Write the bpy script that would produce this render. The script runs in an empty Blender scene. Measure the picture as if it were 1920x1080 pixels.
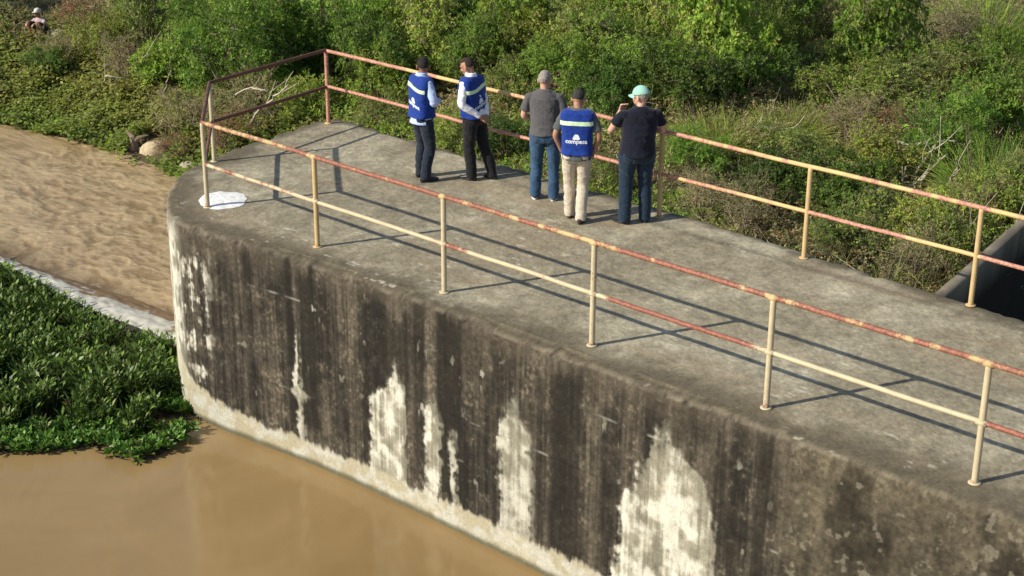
import bpy, math, random
import numpy as np
from mathutils import Vector, Matrix, Euler
from mathutils.bvhtree import BVHTree
sc = bpy.context.scene
C = sc.collection
R = math.radians

# ------------------------------------------------------------------ camera
PITCH, ROLL, FOC, CAMH = .3732, .0069, 2999.2, 6.7056
cam = bpy.data.cameras.new('camera'); camo = bpy.data.objects.new('camera', cam); C.objects.link(camo)
cam.sensor_width = 36; cam.lens = FOC / 1920 * 36; cam.clip_start = .5; cam.clip_end = 1500
Xc = Vector((1, 0, 0)); Uc = Vector((0, math.sin(PITCH), math.cos(PITCH))); Fc = Vector((0, math.cos(PITCH), -math.sin(PITCH)))
rt = Xc * math.cos(ROLL) + Uc * math.sin(ROLL); up = Uc * math.cos(ROLL) - Xc * math.sin(ROLL)
camo.matrix_world = Matrix(((rt.x, up.x, -Fc.x, 0), (rt.y, up.y, -Fc.y, 0), (rt.z, up.z, -Fc.z, CAMH), (0, 0, 0, 1)))
sc.camera = camo

# ------------------------------------------------------------------ sky and sun
SUN_EL, SHADOW_AZ = R(32.6), R(23.5)          # shadows run towards SHADOW_AZ, measured from +X
sd = Vector((-math.cos(SHADOW_AZ) * math.cos(SUN_EL), -math.sin(SHADOW_AZ) * math.cos(SUN_EL), math.sin(SUN_EL)))
w = bpy.data.worlds.new('World'); sc.world = w; w.use_nodes = True
nt = w.node_tree; sky = nt.nodes.new('ShaderNodeTexSky'); sky.sky_type = 'NISHITA'; sky.sun_disc = False
sky.sun_elevation = SUN_EL; sky.sun_rotation = math.atan2(sd.x, sd.y) % (2 * math.pi)
nt.links.new(sky.outputs[0], nt.nodes['Background'].inputs[0]); nt.nodes['Background'].inputs[1].default_value = .088
sl = bpy.data.lights.new('sun', 'SUN'); sl.energy = 4.0; sl.angle = R(.5); sl.color = (1, .93, .80)
so = bpy.data.objects.new('sun', sl); C.objects.link(so); so.rotation_euler = sd.to_track_quat('Z', 'Y').to_euler()
sc.view_settings.view_transform = 'Standard'; sc.view_settings.look = 'None'; sc.view_settings.gamma = 1
sc.view_settings.exposure = 0.58

# ------------------------------------------------------------------ frame of the pier
O2 = np.array([-4.007, 19.954]); A2 = -.7453
D2 = np.array([math.cos(A2), math.sin(A2)]); N2 = np.array([-D2[1], D2[0]])
def W(u, v, z=0):
    return np.stack([O2[0] + u * D2[0] + v * N2[0], O2[1] + u * D2[1] + v * N2[1], z + 0 * np.asarray(u, float)], -1)
def uv_of(P):
    q = np.asarray(P)[..., :2] - O2; return q @ D2, q @ N2
def ray(px, py):
    a = (px - 960) / FOC; b = (py - 540) / FOC
    d = Fc + rt * a - up * b
    return d
def at(px, py, z):
    d = ray(px, py); t = (z - CAMH) / d.z
    return np.array([d.x * t, d.y * t, z])
WATER = -2.75; RIVER = -2.52

# ------------------------------------------------------------------ noise
def _h(i, j, k, s):
    n = (i * 374761393 + j * 668265263 + k * 2147483647 + s * 1274126177) & 0xffffffff
    n = ((n ^ (n >> 13)) * 1274126177) & 0xffffffff
    n = ((n ^ (n >> 16)) * 2246822519) & 0xffffffff
    return ((n ^ (n >> 15)) & 0xffffff) / float(0xffffff)
def vn(x, y, z=0., s=0):
    x, y, z = np.broadcast_arrays(np.asarray(x, float), y, z)
    i, j, k = [np.floor(a).astype(np.int64) for a in (x, y, z)]
    f = [a - b for a, b in ((x, i), (y, j), (z, k))]; f = [t * t * (3 - 2 * t) for t in f]
    r = 0
    for a in (0, 1):
        for b in (0, 1):
            for c in (0, 1):
                wgt = (f[0] if a else 1 - f[0]) * (f[1] if b else 1 - f[1]) * (f[2] if c else 1 - f[2])
                r = r + wgt * _h(i + a, j + b, k + c, s)
    return r
def fbm(x, y, z=0., s=0, o=4):
    r = 0; a = .5; t = 0
    for q in range(o):
        r = r + a * vn(np.asarray(x) * 2 ** q, np.asarray(y) * 2 ** q, np.asarray(z) * 2 ** q, s + q); t += a; a *= .55
    return r / t
def sstep(a, b, x):
    t = np.clip((x - a) / (b - a), 0, 1); return t * t * (3 - 2 * t)

# ------------------------------------------------------------------ materials
def nodes(name):
    m = bpy.data.materials.new(name); m.use_nodes = True
    t = m.node_tree; return m, t, t.nodes['Principled BSDF']
def N(t, typ, **kw):
    n = t.nodes.new(typ)
    for k, v in kw.items():
        if hasattr(n, k): setattr(n, k, v)
        else: n.inputs[k].default_value = v
    return n
def noise(t, scale, detail=6, rough=.6, vec=None, dist=0):
    n = t.nodes.new('ShaderNodeTexNoise'); n.inputs['Scale'].default_value = scale
    n.inputs['Detail'].default_value = detail; n.inputs['Roughness'].default_value = rough; n.inputs['Distortion'].default_value = dist
    if vec is not None: t.links.new(vec, n.inputs['Vector'])
    return n.outputs['Fac']
def ramp(t, fac, stops):
    n = t.nodes.new('ShaderNodeValToRGB'); e = n.color_ramp.elements
    while len(e) < len(stops): e.new(.5)
    for i, (p, c) in enumerate(stops): e[i].position = p; e[i].color = (*c, 1) if len(c) == 3 else c
    t.links.new(fac, n.inputs[0]); return n.outputs[0]
def mix(t, f, a, b, mode='MIX'):
    n = t.nodes.new('ShaderNodeMix'); n.data_type = 'RGBA'; n.blend_type = mode
    for s, val in ((n.inputs[0], f), (n.inputs[6], a), (n.inputs[7], b)):
        if isinstance(val, bpy.types.NodeSocket): t.links.new(val, s)
        else: s.default_value = val if isinstance(val, (int, float)) else (*val, 1)
    return n.outputs[2]
def bump(t, b, h, strength, dist):
    n = t.nodes.new('ShaderNodeBump'); n.inputs['Strength'].default_value = strength; n.inputs['Distance'].default_value = dist
    t.links.new(h, n.inputs['Height']); t.links.new(n.outputs[0], b.inputs['Normal'])
def objco(t): return t.nodes.new('ShaderNodeTexCoord').outputs['Object']
def attr(t, name, what='Color'):
    n = t.nodes.new('ShaderNodeAttribute'); n.attribute_name = name; return n.outputs[what]

def mat_vcol(name, rough=.9, grain=60, gamt=.35, bmp=.5, bd=.004, spec=.25):
    m, t, b = nodes(name); co = objco(t); c = attr(t, 'col')
    g = ramp(t, noise(t, grain, 5, .7, co), [(.25, (.45, .45, .45)), (.5, (1, 1, 1)), (.8, (1.7, 1.65, 1.55))])
    t.links.new(mix(t, gamt, c, mix(t, 1., c, g, 'MULTIPLY')), b.inputs['Base Color'])
    b.inputs['Roughness'].default_value = rough; b.inputs['Specular IOR Level'].default_value = spec
    bump(t, b, noise(t, grain, 6, .7, co), bmp, bd)
    return m
M_CONC = mat_vcol('weathered_concrete', .92, 55, .55, .6, .005)
M_SOIL = mat_vcol('soil', 1, 8, .6, .8, .03)
M_ROCK = mat_vcol('rock', .9, 9, .6, .8, .03)

def mat_leaf(name, trans=.3, rough=.55, var=.25):
    m, t, b = nodes(name); c = attr(t, 'col')
    oi = t.nodes.new('ShaderNodeObjectInfo')
    hs = t.nodes.new('ShaderNodeHueSaturation')
    mr = t.nodes.new('ShaderNodeMapRange'); mr.inputs[3].default_value = .485; mr.inputs[4].default_value = .51
    t.links.new(oi.outputs['Random'], mr.inputs[0]); t.links.new(mr.outputs[0], hs.inputs['Hue'])
    mv = t.nodes.new('ShaderNodeMapRange'); mv.inputs[3].default_value = 1 - var; mv.inputs[4].default_value = 1 + var
    ml = t.nodes.new('ShaderNodeMath'); ml.operation = 'FRACT'; mm = t.nodes.new('ShaderNodeMath'); mm.operation = 'MULTIPLY'; mm.inputs[1].default_value = 7.3
    t.links.new(oi.outputs['Random'], mm.inputs[0]); t.links.new(mm.outputs[0], ml.inputs[0]); t.links.new(ml.outputs[0], mv.inputs[0])
    t.links.new(mv.outputs[0], hs.inputs['Value']); t.links.new(c, hs.inputs['Color'])
    b.inputs['Roughness'].default_value = rough; b.inputs['Specular IOR Level'].default_value = .35
    t.links.new(hs.outputs[0], b.inputs['Base Color'])
    tr = t.nodes.new('ShaderNodeBsdfTranslucent'); t.links.new(hs.outputs[0], tr.inputs[0])
    ms = t.nodes.new('ShaderNodeMixShader'); ms.inputs[0].default_value = trans
    t.links.new(b.outputs[0], ms.inputs[1]); t.links.new(tr.outputs[0], ms.inputs[2])
    t.links.new(ms.outputs[0], t.nodes['Material Output'].inputs['Surface'])
    return m
M_LEAF = mat_leaf('foliage', .47); M_WLEAF = mat_leaf('water_plant_leaf', .25, .45, .05)

def mat_bark(name, a, b_):
    m, t, b = nodes(name); co = objco(t)
    t.links.new(ramp(t, noise(t, 14, 6, .6, co), [(.3, a), (.7, b_)]), b.inputs['Base Color']); b.inputs['Roughness'].default_value = .9
    return m
M_BARK = mat_bark('twig_bark', (.10, .07, .045), (.26, .20, .14)); M_TWIG = mat_bark('dry_twig', (.16, .12, .08), (.36, .29, .20)); M_PALE = mat_bark('bleached_wood', (.27, .23, .17), (.50, .44, .34))

def mat_cloth(name, col, var=.15, rough=.9, sc_=30, weave=900):
    m, t, b = nodes(name); co = objco(t)
    lo = tuple(c * (1 - var) for c in col); hi = tuple(min(1, c * (1 + var)) for c in col)
    t.links.new(ramp(t, noise(t, sc_, 5, .6, co), [(.3, lo), (.7, hi)]), b.inputs['Base Color'])
    b.inputs['Roughness'].default_value = rough; b.inputs['Specular IOR Level'].default_value = .2
    b.inputs['Sheen Weight'].default_value = .15
    bump(t, b, noise(t, 18, 4, .5, co), .35, .02)
    return m
def mat_skin(name, col):
    m, t, b = nodes(name); co = objco(t)
    t.links.new(ramp(t, noise(t, 22, 4, .5, co), [(.3, tuple(c * .88 for c in col)), (.7, tuple(c * 1.08 for c in col))]), b.inputs['Base Color'])
    b.inputs['Roughness'].default_value = .5; b.inputs['Subsurface Weight'].default_value = .08; b.inputs['Subsurface Radius'].default_value = (.01, .004, .002)
    return m
def mat_metal(name, paint, rust, dark):
    # chipped paint over rust; attribute 'rust' (0..1) says how far the paint has gone
    m, t, b = nodes(name); co = objco(t); ra = attr(t, 'rust', 'Fac')
    n1 = noise(t, 34, 8, .75, co)
    ad = t.nodes.new('ShaderNodeMath'); ad.operation = 'ADD'; t.links.new(ra, ad.inputs[0]); t.links.new(n1, ad.inputs[1])
    f = ramp(t, ad.outputs[0], [(.0, (0, 0, 0)), (.92, (0, 0, 0)), (1.0, (1, 1, 1))])
    sb = t.nodes.new('ShaderNodeMath'); sb.operation = 'MULTIPLY'; sb.inputs[1].default_value = .62; t.links.new(ad.outputs[0], sb.inputs[0])
    f = ramp(t, sb.outputs[0], [(.50, (0, 0, 0)), (.60, (1, 1, 1))])
    pc = ramp(t, noise(t, 9, 5, .6, co), [(.3, tuple(c * .8 for c in paint)), (.7, paint)])
    rc = ramp(t, noise(t, 30, 6, .7, co), [(.3, dark), (.5, rust), (.75, tuple(min(1, c * 1.9) for c in rust))])
    t.links.new(mix(t, f, pc, rc), b.inputs['Base Color']); b.inputs['Roughness'].default_value = .65
    bump(t, b, ad.outputs[0], .4, .004)
    return m
M_RAIL = mat_metal('chipped_yellow_paint', (.53, .38, .18), (.24, .09, .055), (.12, .035, .022))
M_CREAM = mat_metal('chipped_cream_paint', (.53, .45, .29), (.23, .08, .05), (.14, .035, .022))
M_RUST = mat_metal('brown_rust', (.16, .06, .03), (.09, .032, .018), (.04, .015, .01))
M_FAR = mat_metal('pinkish_worn_paint', (.64, .44, .19), (.42, .20, .14), (.20, .06, .035))

# ------------------------------------------------------------------ mesh helpers
def mk(name, V, F, mat=None, parent=None, col=None, rust=None, smooth=False):
    me = bpy.data.meshes.new(name); V = np.asarray(V, np.float32); F = np.asarray(F, np.int32)
    me.vertices.add(len(V)); me.vertices.foreach_set('co', V.ravel())
    k = F.shape[1]
    me.loops.add(F.size); me.loops.foreach_set('vertex_index', F.ravel())
    me.polygons.add(len(F)); me.polygons.foreach_set('loop_start', np.arange(0, F.size, k, dtype=np.int32))
    try: me.polygons.foreach_set('loop_total', np.full(len(F), k, np.int32))
    except Exception: pass
    me.update(calc_edges=True)
    if col is not None:
        a = me.color_attributes.new('col', 'FLOAT_COLOR', 'POINT')
        c = np.ones((len(V), 4), np.float32); c[:, :3] = col; a.data.foreach_set('color', c.ravel())
    if rust is not None:
        a = me.attributes.new('rust', 'FLOAT', 'POINT'); a.data.foreach_set('value', np.asarray(rust, np.float32))
    if smooth: me.polygons.foreach_set('use_smooth', np.ones(len(F), bool))
    if mat: me.materials.append(mat)
    o = bpy.data.objects.new(name, me); C.objects.link(o)
    if parent is not None: o.parent = parent
    return o
def empty(name, loc=(0, 0, 0)):
    o = bpy.data.objects.new(name, None); C.objects.link(o); o.location = tuple(loc); o.empty_display_size = .1; return o
def tag(o, label=None, cat=None, group=None, kind=None):
    for k, v in (('label', label), ('category', cat), ('group', group), ('kind', kind)):
        if v: o[k] = v
    return o
def gridF(n, m, closed=False):
    i = np.arange(n - 1)[:, None]; j = np.arange(m if closed else m - 1)[None, :]; j2 = (j + 1) % m
    return np.stack([i * m + j, i * m + j2, (i + 1) * m + j2, (i + 1) * m + j], -1).reshape(-1, 4)
class MB:
    def __init__(s): s.v = []; s.f = []; s.r = []; s.n = 0
    def add(s, V, F, r=None):
        V = np.asarray(V, float); F = np.asarray(F)
        if F.shape[1] == 3: F = np.concatenate([F, F[:, 2:]], 1)
        s.v.append(V); s.f.append(F + s.n); s.r.append(np.zeros(len(V)) if r is None else np.asarray(r, float)); s.n += len(V)
    def loft(s, secs, seg=14, cap=True, pw=1.):
        secs = [(np.asarray(c, float), np.asarray(a, float), np.asarray(b, float)) for c, a, b in secs]
        th = np.arange(seg) * 2 * math.pi / seg
        ct, st_ = [np.sign(q) * np.abs(q) ** pw for q in (np.cos(th), np.sin(th))]; rings = [c + ct[:, None] * a + st_[:, None] * b for c, a, b in secs]
        if cap:
            for e, (c, a, b) in ((0, secs[0]), (-1, secs[-1])):
                r2 = c + (rings[e] - c) * .02
                if e == 0: rings.insert(0, r2)
                else: rings.append(r2)
        V = np.concatenate(rings); s.add(V, gridF(len(rings), seg, True))
    def tube(s, pts, rad, seg=10, ref=(0, 0, 1), rnd=False, rust=None):
        P = np.asarray(pts, float); n = len(P)
        T = np.gradient(P, axis=0); T /= np.linalg.norm(T, axis=1)[:, None] + 1e-9
        ref = np.asarray(ref, float)
        rad = [(r, r) if np.isscalar(r) else r for r in (rad if hasattr(rad, '__len__') else [rad] * n)]
        A = []
        for i in range(n):
            a = np.cross(T[i], ref)
            if np.linalg.norm(a) < .15: a = np.cross(T[i], (0, 1, .01) if abs(ref[2]) > .5 else (0, 0, 1))
            a /= np.linalg.norm(a)
            if A and a @ A[-1] < 0: a = -a
            A.append(a)
        secs = []
        for i in range(n):
            b = np.cross(A[i], T[i]); secs.append((P[i], A[i] * rad[i][0], b * rad[i][1]))
        if rnd:
            def endc(k, sg):
                c, a, b = secs[k]; r = min(np.linalg.norm(a), np.linalg.norm(b)); t_ = T[k] * sg
                return [(c + t_ * r * .92, a * .35, b * .35), (c + t_ * r * .55, a * .8, b * .8)]
            secs = endc(0, -1) + secs + endc(-1, 1)[::-1]
        k0 = s.n; s.loft(secs, seg)
        if rust is not None:
            extra = len(secs) + 2 - n; rr = np.concatenate([[rust[0]] * (extra // 2), rust, [rust[-1]] * (extra - extra // 2)])
            s.r[-1] = np.repeat(rr, seg)
    def ell(s, c, r, rot=None, seg=16, rings=10):
        rot = np.eye(3) if rot is None else np.asarray(rot)
        ph = np.linspace(-math.pi / 2 * .98, math.pi / 2 * .98, rings)
        secs = [(np.asarray(c) + rot @ np.array([0, 0, r[2] * math.sin(p)]), rot @ np.array([r[0] * math.cos(p), 0, 0]), rot @ np.array([0, r[1] * math.cos(p), 0])) for p in ph]
        s.loft(secs, seg)
    def box(s, c, h, rot=None):
        rot = np.eye(3) if rot is None else np.asarray(rot)
        V = np.array([[x, y, z] for z in (-1, 1) for y in (-1, 1) for x in (-1, 1)], float) * h
        s.add(V @ rot.T + np.asarray(c), [[0, 2, 3, 1], [4, 5, 7, 6], [0, 1, 5, 4], [1, 3, 7, 5], [3, 2, 6, 7], [2, 0, 4, 6]])
    def build(s, name, mat, parent=None, smooth=True, rust=False):
        return mk(name, np.concatenate(s.v), np.concatenate(s.f), mat, parent, smooth=smooth, rust=np.concatenate(s.r) if rust else None)
def remesh(o, vox, smooth=4, wr=0, wsc=14, seed=0, wz=1.6):
    """melt overlapping shapes of one object into one continuous skin"""
    md = o.modifiers.new('r', 'REMESH'); md.mode = 'VOXEL'; md.voxel_size = vox; md.use_smooth_shade = True
    ms = o.modifiers.new('s', 'SMOOTH'); ms.factor = .5; ms.iterations = smooth
    dg = bpy.context.evaluated_depsgraph_get(); ev = o.evaluated_get(dg)
    me = bpy.data.meshes.new_from_object(ev); o.modifiers.clear()
    old = o.data; nm = old.name; mats = list(old.materials); o.data = me; bpy.data.meshes.remove(old); me.name = nm
    me.materials.clear()
    for m in mats: me.materials.append(m)
    if wr:
        n = len(me.vertices); co = np.empty(n * 3); me.vertices.foreach_get('co', co); co = co.reshape(-1, 3)
        no = np.empty(n * 3); me.vertices.foreach_get('normal', no); no = no.reshape(-1, 3)
        q = co + .03 * np.stack([fbm(co[:, 0] * 9, co[:, 1] * 9, co[:, 2] * 9, seed + k) - .5 for k in (3, 4, 5)], 1) * 2
        f = 1 - np.abs(2 * fbm(q[:, 0] * wsc * .7, q[:, 1] * wsc * .7, q[:, 2] * wsc * wz + q[:, 0] * 4, seed, 3) - 1) * 2
        co = co + no * (f * wr)[:, None]; me.vertices.foreach_set('co', co.ravel())
    me.polygons.foreach_set('use_smooth', np.ones(len(me.polygons), bool)); me.update()
    return o

# ================================================================== GROUND
BANK = [at(x, y, RIVER)[:2] for x, y in [(-330, 252), (0, 233), (85, 250), (133, 268), (183, 275), (240, 300), (300, 318)]] + [np.array([-5.2, 28.2]), np.array([-3.3, 25.6]), np.array([-2.4, 24.2]), np.array([-1.0, 22.2])]
BANK = np.array(BANK)
BANK = np.concatenate([[BANK[0] + (BANK[0] - BANK[1]) * 12], BANK])
def bank_d(x, y):
    x = np.asarray(x, float); y = np.asarray(y, float); best = np.full(x.shape, 1e9); sg = np.ones(x.shape)
    for a, b in zip(BANK[:-1], BANK[1:]):
        e = b - a; L = e @ e; t = np.clip(((x - a[0]) * e[0] + (y - a[1]) * e[1]) / L, 0, 1)
        dx = x - a[0] - t * e[0]; dy = y - a[1] - t * e[1]; d = np.hypot(dx, dy)
        cr = e[0] * dy - e[1] * dx; m = d < best - 1e-9; best = np.where(m, d, best); sg = np.where(m, np.sign(cr), sg)
    u, v = uv_of(np.stack([x, y], -1))
    d = best * np.where(sg > 0, 1, -1)
    return np.where((v < 3.6) & (u > -2.4), -1.5, np.where((u > -2.0) & (v >= 3.6), np.maximum(d, np.minimum(.9 * (u + 2.0), 40)), d))
def ground(x, y):
    d = bank_d(x, y); dp = np.maximum(d, 0)
    u, v = uv_of(np.stack([np.asarray(x, float), np.asarray(y, float)], -1))
    z = RIVER - .03 + (1 - np.exp(-dp / 6.0)) * 1.5 + .012 * np.minimum(dp, 80) + np.where(d < 0, d * .35, 0)
    z = z + .35 * (fbm(np.asarray(x) * .35, np.asarray(y) * .35, 0, 5, 3) - .5) * np.clip(dp / 3, 0, 1)
    z = z - np.where((u > 7.6) & (v > 3.6), 2.6, 0) * np.clip((12 - v) / 3, 0, 1) * sstep(8.15 - .08 * (v - 4.2), 8.25 - .08 * (v - 4.2), u)
    return np.maximum(z, -4.2)
def on_ground(px, py, lift=0.):
    z = -1.5
    for _ in range(25):
        P = at(px, py, z + lift); z = .5 * z + .5 * float(ground(P[0], P[1]))
    P = at(px, py, z + lift); return np.array([P[0], P[1], float(ground(P[0], P[1]))])

def spaced(a, b, dens):   # non-uniform axis
    return np.unique(np.round(np.concatenate(dens), 3))
xs = spaced(0, 0, [np.arange(-300, -30, 15), np.arange(-30, -14, .4), np.arange(-14, -2, .12), np.arange(-2, 30, .3), np.arange(30, 301, 15)])
ys = spaced(0, 0, [np.arange(-60, 10, 7), np.arange(10, 24, .3), np.arange(24, 35, .12), np.arange(35, 60, .3), np.arange(60, 120, 3), np.arange(120, 620, 20)])
gx, gy = np.meshgrid(xs, ys, indexing='ij'); gz = ground(gx, gy)
n1 = fbm(gx * .8, gy * .8, 0, 11); n2 = fbm(gx * 3, gy * 3, 0, 21)
col = np.array([.085, .062, .035]) * (.5 + n2[..., None]) * (1 - sstep(.42, .6, n1)[..., None]) + np.array([.07, .075, .025]) * sstep(.42, .6, n1)[..., None] * (.6 + .8 * n2[..., None])
tag(mk('ground', np.stack([gx, gy, gz], -1).reshape(-1, 3), gridF(len(xs), len(ys)), M_SOIL, col=col.reshape(-1, 3), smooth=True), kind='structure')

# ================================================================== WATER
SA, SB = np.array([-4.55, 21.75]), np.array([-8.75, 25.05])        # far edge line of the sill
SA = at(322, 604, -2.45)[:2]; SB = at(0, 476, -2.45)[:2]
sdir = (SB - SA) / np.linalg.norm(SB - SA); SE = SB + sdir * 30; SA0 = SA - sdir * 1.2
snrm = np.array([sdir[1], -sdir[0]]);  snrm = snrm if snrm[1] > 0 else -snrm
# calm pool (one flat sheet with its own gentle swell, big enough for the frame and the reflections)
m, t, b = nodes('calm_muddy_water'); co = objco(t)
t.links.new(ramp(t, noise(t, .35, 4, .5, co, 1.5), [(.3, (.235, .156, .066)), (.55, (.270, .182, .080)), (.75, (.305, .207, .094))]), b.inputs['Base Color'])
b.inputs['Roughness'].default_value = .12; b.inputs['IOR'].default_value = 1.33
mp = t.nodes.new('ShaderNodeMapping'); mp.inputs['Scale'].default_value = (1, .6, 1); t.links.new(co, mp.inputs['Vector'])
bump(t, b, noise(t, 1.1, 3, .5, mp.outputs[0], .5), .25, .06); M_CALM = m
A_ = SA0 - snrm * .06; E_ = SE - snrm * .06
V = [(A_[0], A_[1], WATER), (E_[0], E_[1], WATER), (-60, 30, WATER), (-60, -40, WATER), (60, -40, WATER), (60, -30, WATER)]
Pn = W(np.array([14., -1.0]), np.array([.5, .5]), WATER)
V = [tuple(v) for v in V[:5]] + [tuple(W(14., -.1, WATER) * 1), tuple(W(0.4, 1.0, WATER))]
me = bpy.data.meshes.new('water'); me.from_pydata([tuple(map(float, v)) for v in V], [], [list(range(len(V)))[::-1]]); me.materials.append(M_CALM)
ob = bpy.data.objects.new('water', me); C.objects.link(ob); tag(ob, kind='structure')
# turbulent river: real waves
m, t, b = nodes('churning_river_water'); c_ = attr(t, 'col'); co = objco(t)
t.links.new(c_, b.inputs['Base Color']); b.inputs['Roughness'].default_value = .16; b.inputs['IOR'].default_value = 1.33
mp = t.nodes.new('ShaderNodeMapping'); mp.inputs['Rotation'].default_value = (0, 0, -A2); mp.inputs['Scale'].default_value = (.55, 1.5, 1); t.links.new(co, mp.inputs['Vector']); bump(t, b, noise(t, 9, 6, .65, mp.outputs[0], .6), .9, .035); M_RIV = m
L = np.concatenate([np.arange(-2.2, 9, .035), np.arange(9, 34, .25)]); Q = np.concatenate([np.arange(0, 12.5, .035), np.arange(12.5, 60, .5)])
a_, q_ = np.meshgrid(L, Q, indexing='ij')
bx = SA[0] + a_ * sdir[0] + q_ * snrm[0]; by = SA[1] + a_ * sdir[1] + q_ * snrm[1]
wx = bx + .5 * fbm(bx * .7, by * .7, 0, 31); wy = by + .5 * fbm(bx * .7, by * .7, 0, 35)
fu, fv = uv_of(np.stack([wx, wy], -1)); f1 = fbm(fu * 1.0, fv * 2.2, 0, 41, 3); f2 = 1 - np.abs(2 * fbm(fu * 2.6, fv * 4.6, 0, 51, 4) - 1); f3 = fbm(fu * 7, fv * 14, 0, 61, 3)
hgt = .10 * (f1 - .5) + .085 * (f2 - .8) + .025 * (f3 - .5)
zz = RIVER + hgt * .50 - .14 * (1 - sstep(.0, .9, q_)) * 1
cr = sstep(.62, .9, f2)[..., None] * .6 + sstep(.45, .7, f1)[..., None] * .25 + sstep(.5, .7, f3)[..., None] * .15
colr = np.array([.265, .182, .090]) * (1 - cr) + np.array([.47, .350, .195]) * cr
near_sill = (1 - sstep(.15, .75, q_ + .25 * (f1 - .5) - .25 * np.clip((a_ - 1) / 5, 0, 1)))[..., None]  # river colour gets darker close to the sill
colr = colr * (1 - .55 * near_sill) 
tag(mk('river_water', np.stack([bx, by, zz], -1).reshape(-1, 3), gridF(len(L), len(Q)), M_RIV, col=colr.reshape(-1, 3), smooth=True), kind='structure')
# concrete sill that the river spills over
ss = np.arange(-1.2, 30, .04)
wd = np.interp(ss, [-1.2, 0, 1.5, 3, 5.5, 9, 30], [.60, .46, .48, .30, .12, .10, .10])
prof = [(0, -1.2), (0, -.10), (0, -.02), (.03, .0)] + [(x_, 0. if x_ < .5 else -.10 * (x_ - .5) ** 1.3) for x_ in np.linspace(.08, 2.4, 26)]
rows = []; cols = []
for k, (q, z) in enumerate(prof):
    off = wd * (q - 1) + (fbm(ss * 3, 7.7, 0, 72) - .5) * .05; rgh = fbm(ss * 7, k * .45, 0, 81, 3) - .5
    zt = -2.44 + z + .035 * rgh * (k > 3)
    rows.append(np.stack([SA[0] + ss * sdir[0] + off * snrm[0], SA[1] + ss * sdir[1] + off * snrm[1], zt], -1))
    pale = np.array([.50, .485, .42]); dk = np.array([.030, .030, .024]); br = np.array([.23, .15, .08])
    f = fbm(ss * 9, k * .8, 0, 91)[:, None]; e_ = fbm(ss * 4, k * .30, 0, 93, 4)[:, None]
    fr = 1 - sstep(-.06, .10, (q - .55) * .55 + (e_ - .5) * 1.3 - .22)
    if k < 3: c = dk * (.6 + f)  # front face coloured dark, its shade painted in
    else: c = (pale * fr + br * (1 - fr)) * (.5 + .9 * f)
    cols.append(c + 0 * ss[:, None])
sill = mk('low_sill_wall', np.concatenate(rows), gridF(len(prof), len(ss)), M_CONC, col=np.concatenate(cols), smooth=False)
tag(sill, 'low pale concrete sill in the brown water between the churning river and the dark water plants', 'wall')

# ================================================================== PIER
ctl = [(15, -.36), (12, -.36), (9, -.36), (7, -.37), (5, -.36), (3.6, -.37), (2.4, -.43), (1.4, -.54), (.6, -.61), (.03, -.57), (-.46, -.33), (-.85, -.03), (-1.19, .28), (-1.5, .66), (-1.74, 1.15), (-1.98, 2.1), (-2.1, 2.9), (-2.22, 3.55), (-2.22, 3.9), (-2.0, 4.12), (-1.6, 4.15), (0, 4.14), (2.5, 4.14), (4.7, 4.13), (6.5, 4.04), (8.06, 3.94), (9.6, 3.86), (12, 3.82), (15, 3.8)]
ctl = np.array(ctl, float)
def catmull(P, step):
    out = []
    for i in range(len(P) - 1):
        p0 = P[max(i - 1, 0)]; p1 = P[i]; p2 = P[i + 1]; p3 = P[min(i + 2, len(P) - 1)]
        d = np.linalg.norm(p2 - p1); n = max(int(d / step), 2); m1 = (p2 - p0) * .5; m2 = (p3 - p1) * .5
        l0 = np.linalg.norm(p1 - p0) + 1e-6; l2 = np.linalg.norm(p3 - p2) + 1e-6
        m1 = m1 * min(1, 2 * d / (l0 + d)); m2 = m2 * min(1, 2 * d / (l2 + d))
        t = np.linspace(0, 1, n, endpoint=False)[:, None]
        out.append((2 * t**3 - 3 * t**2 + 1) * p1 + (t**3 - 2 * t**2 + t) * m1 + (-2 * t**3 + 3 * t**2) * p2 + (t**3 - t**2) * m2)
    out.append(P[-1:]); return np.concatenate(out)
fine = catmull(ctl, .005)
arc = np.concatenate([[0], np.cumsum(np.linalg.norm(np.diff(fine, axis=0), axis=1))])
i3 = np.argmin(np.abs(fine[:len(fine) // 2, 0] - 3.)); arc0 = arc[i3]
def outline(step_f, a, b):
    S = np.arange(a, b, step_f); return S, np.stack([np.interp(S, arc, fine[:, 0]), np.interp(S, arc, fine[:, 1])], -1)
def onrm(S):
    e = .02; a = np.stack([np.interp(S - e, arc, fine[:, k]) for k in (0, 1)], -1); b = np.stack([np.interp(S + e, arc, fine[:, k]) for k in (0, 1)], -1)
    d = b - a; d /= np.linalg.norm(d, axis=1)[:, None] + 1e-9; return np.stack([d[:, 1], -d[:, 0]], -1)   # outward?
tst = onrm(np.array([3.0]))
OSG = -1 if tst[0, 1] > 0 else 1      # outward on near side is -v
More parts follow.
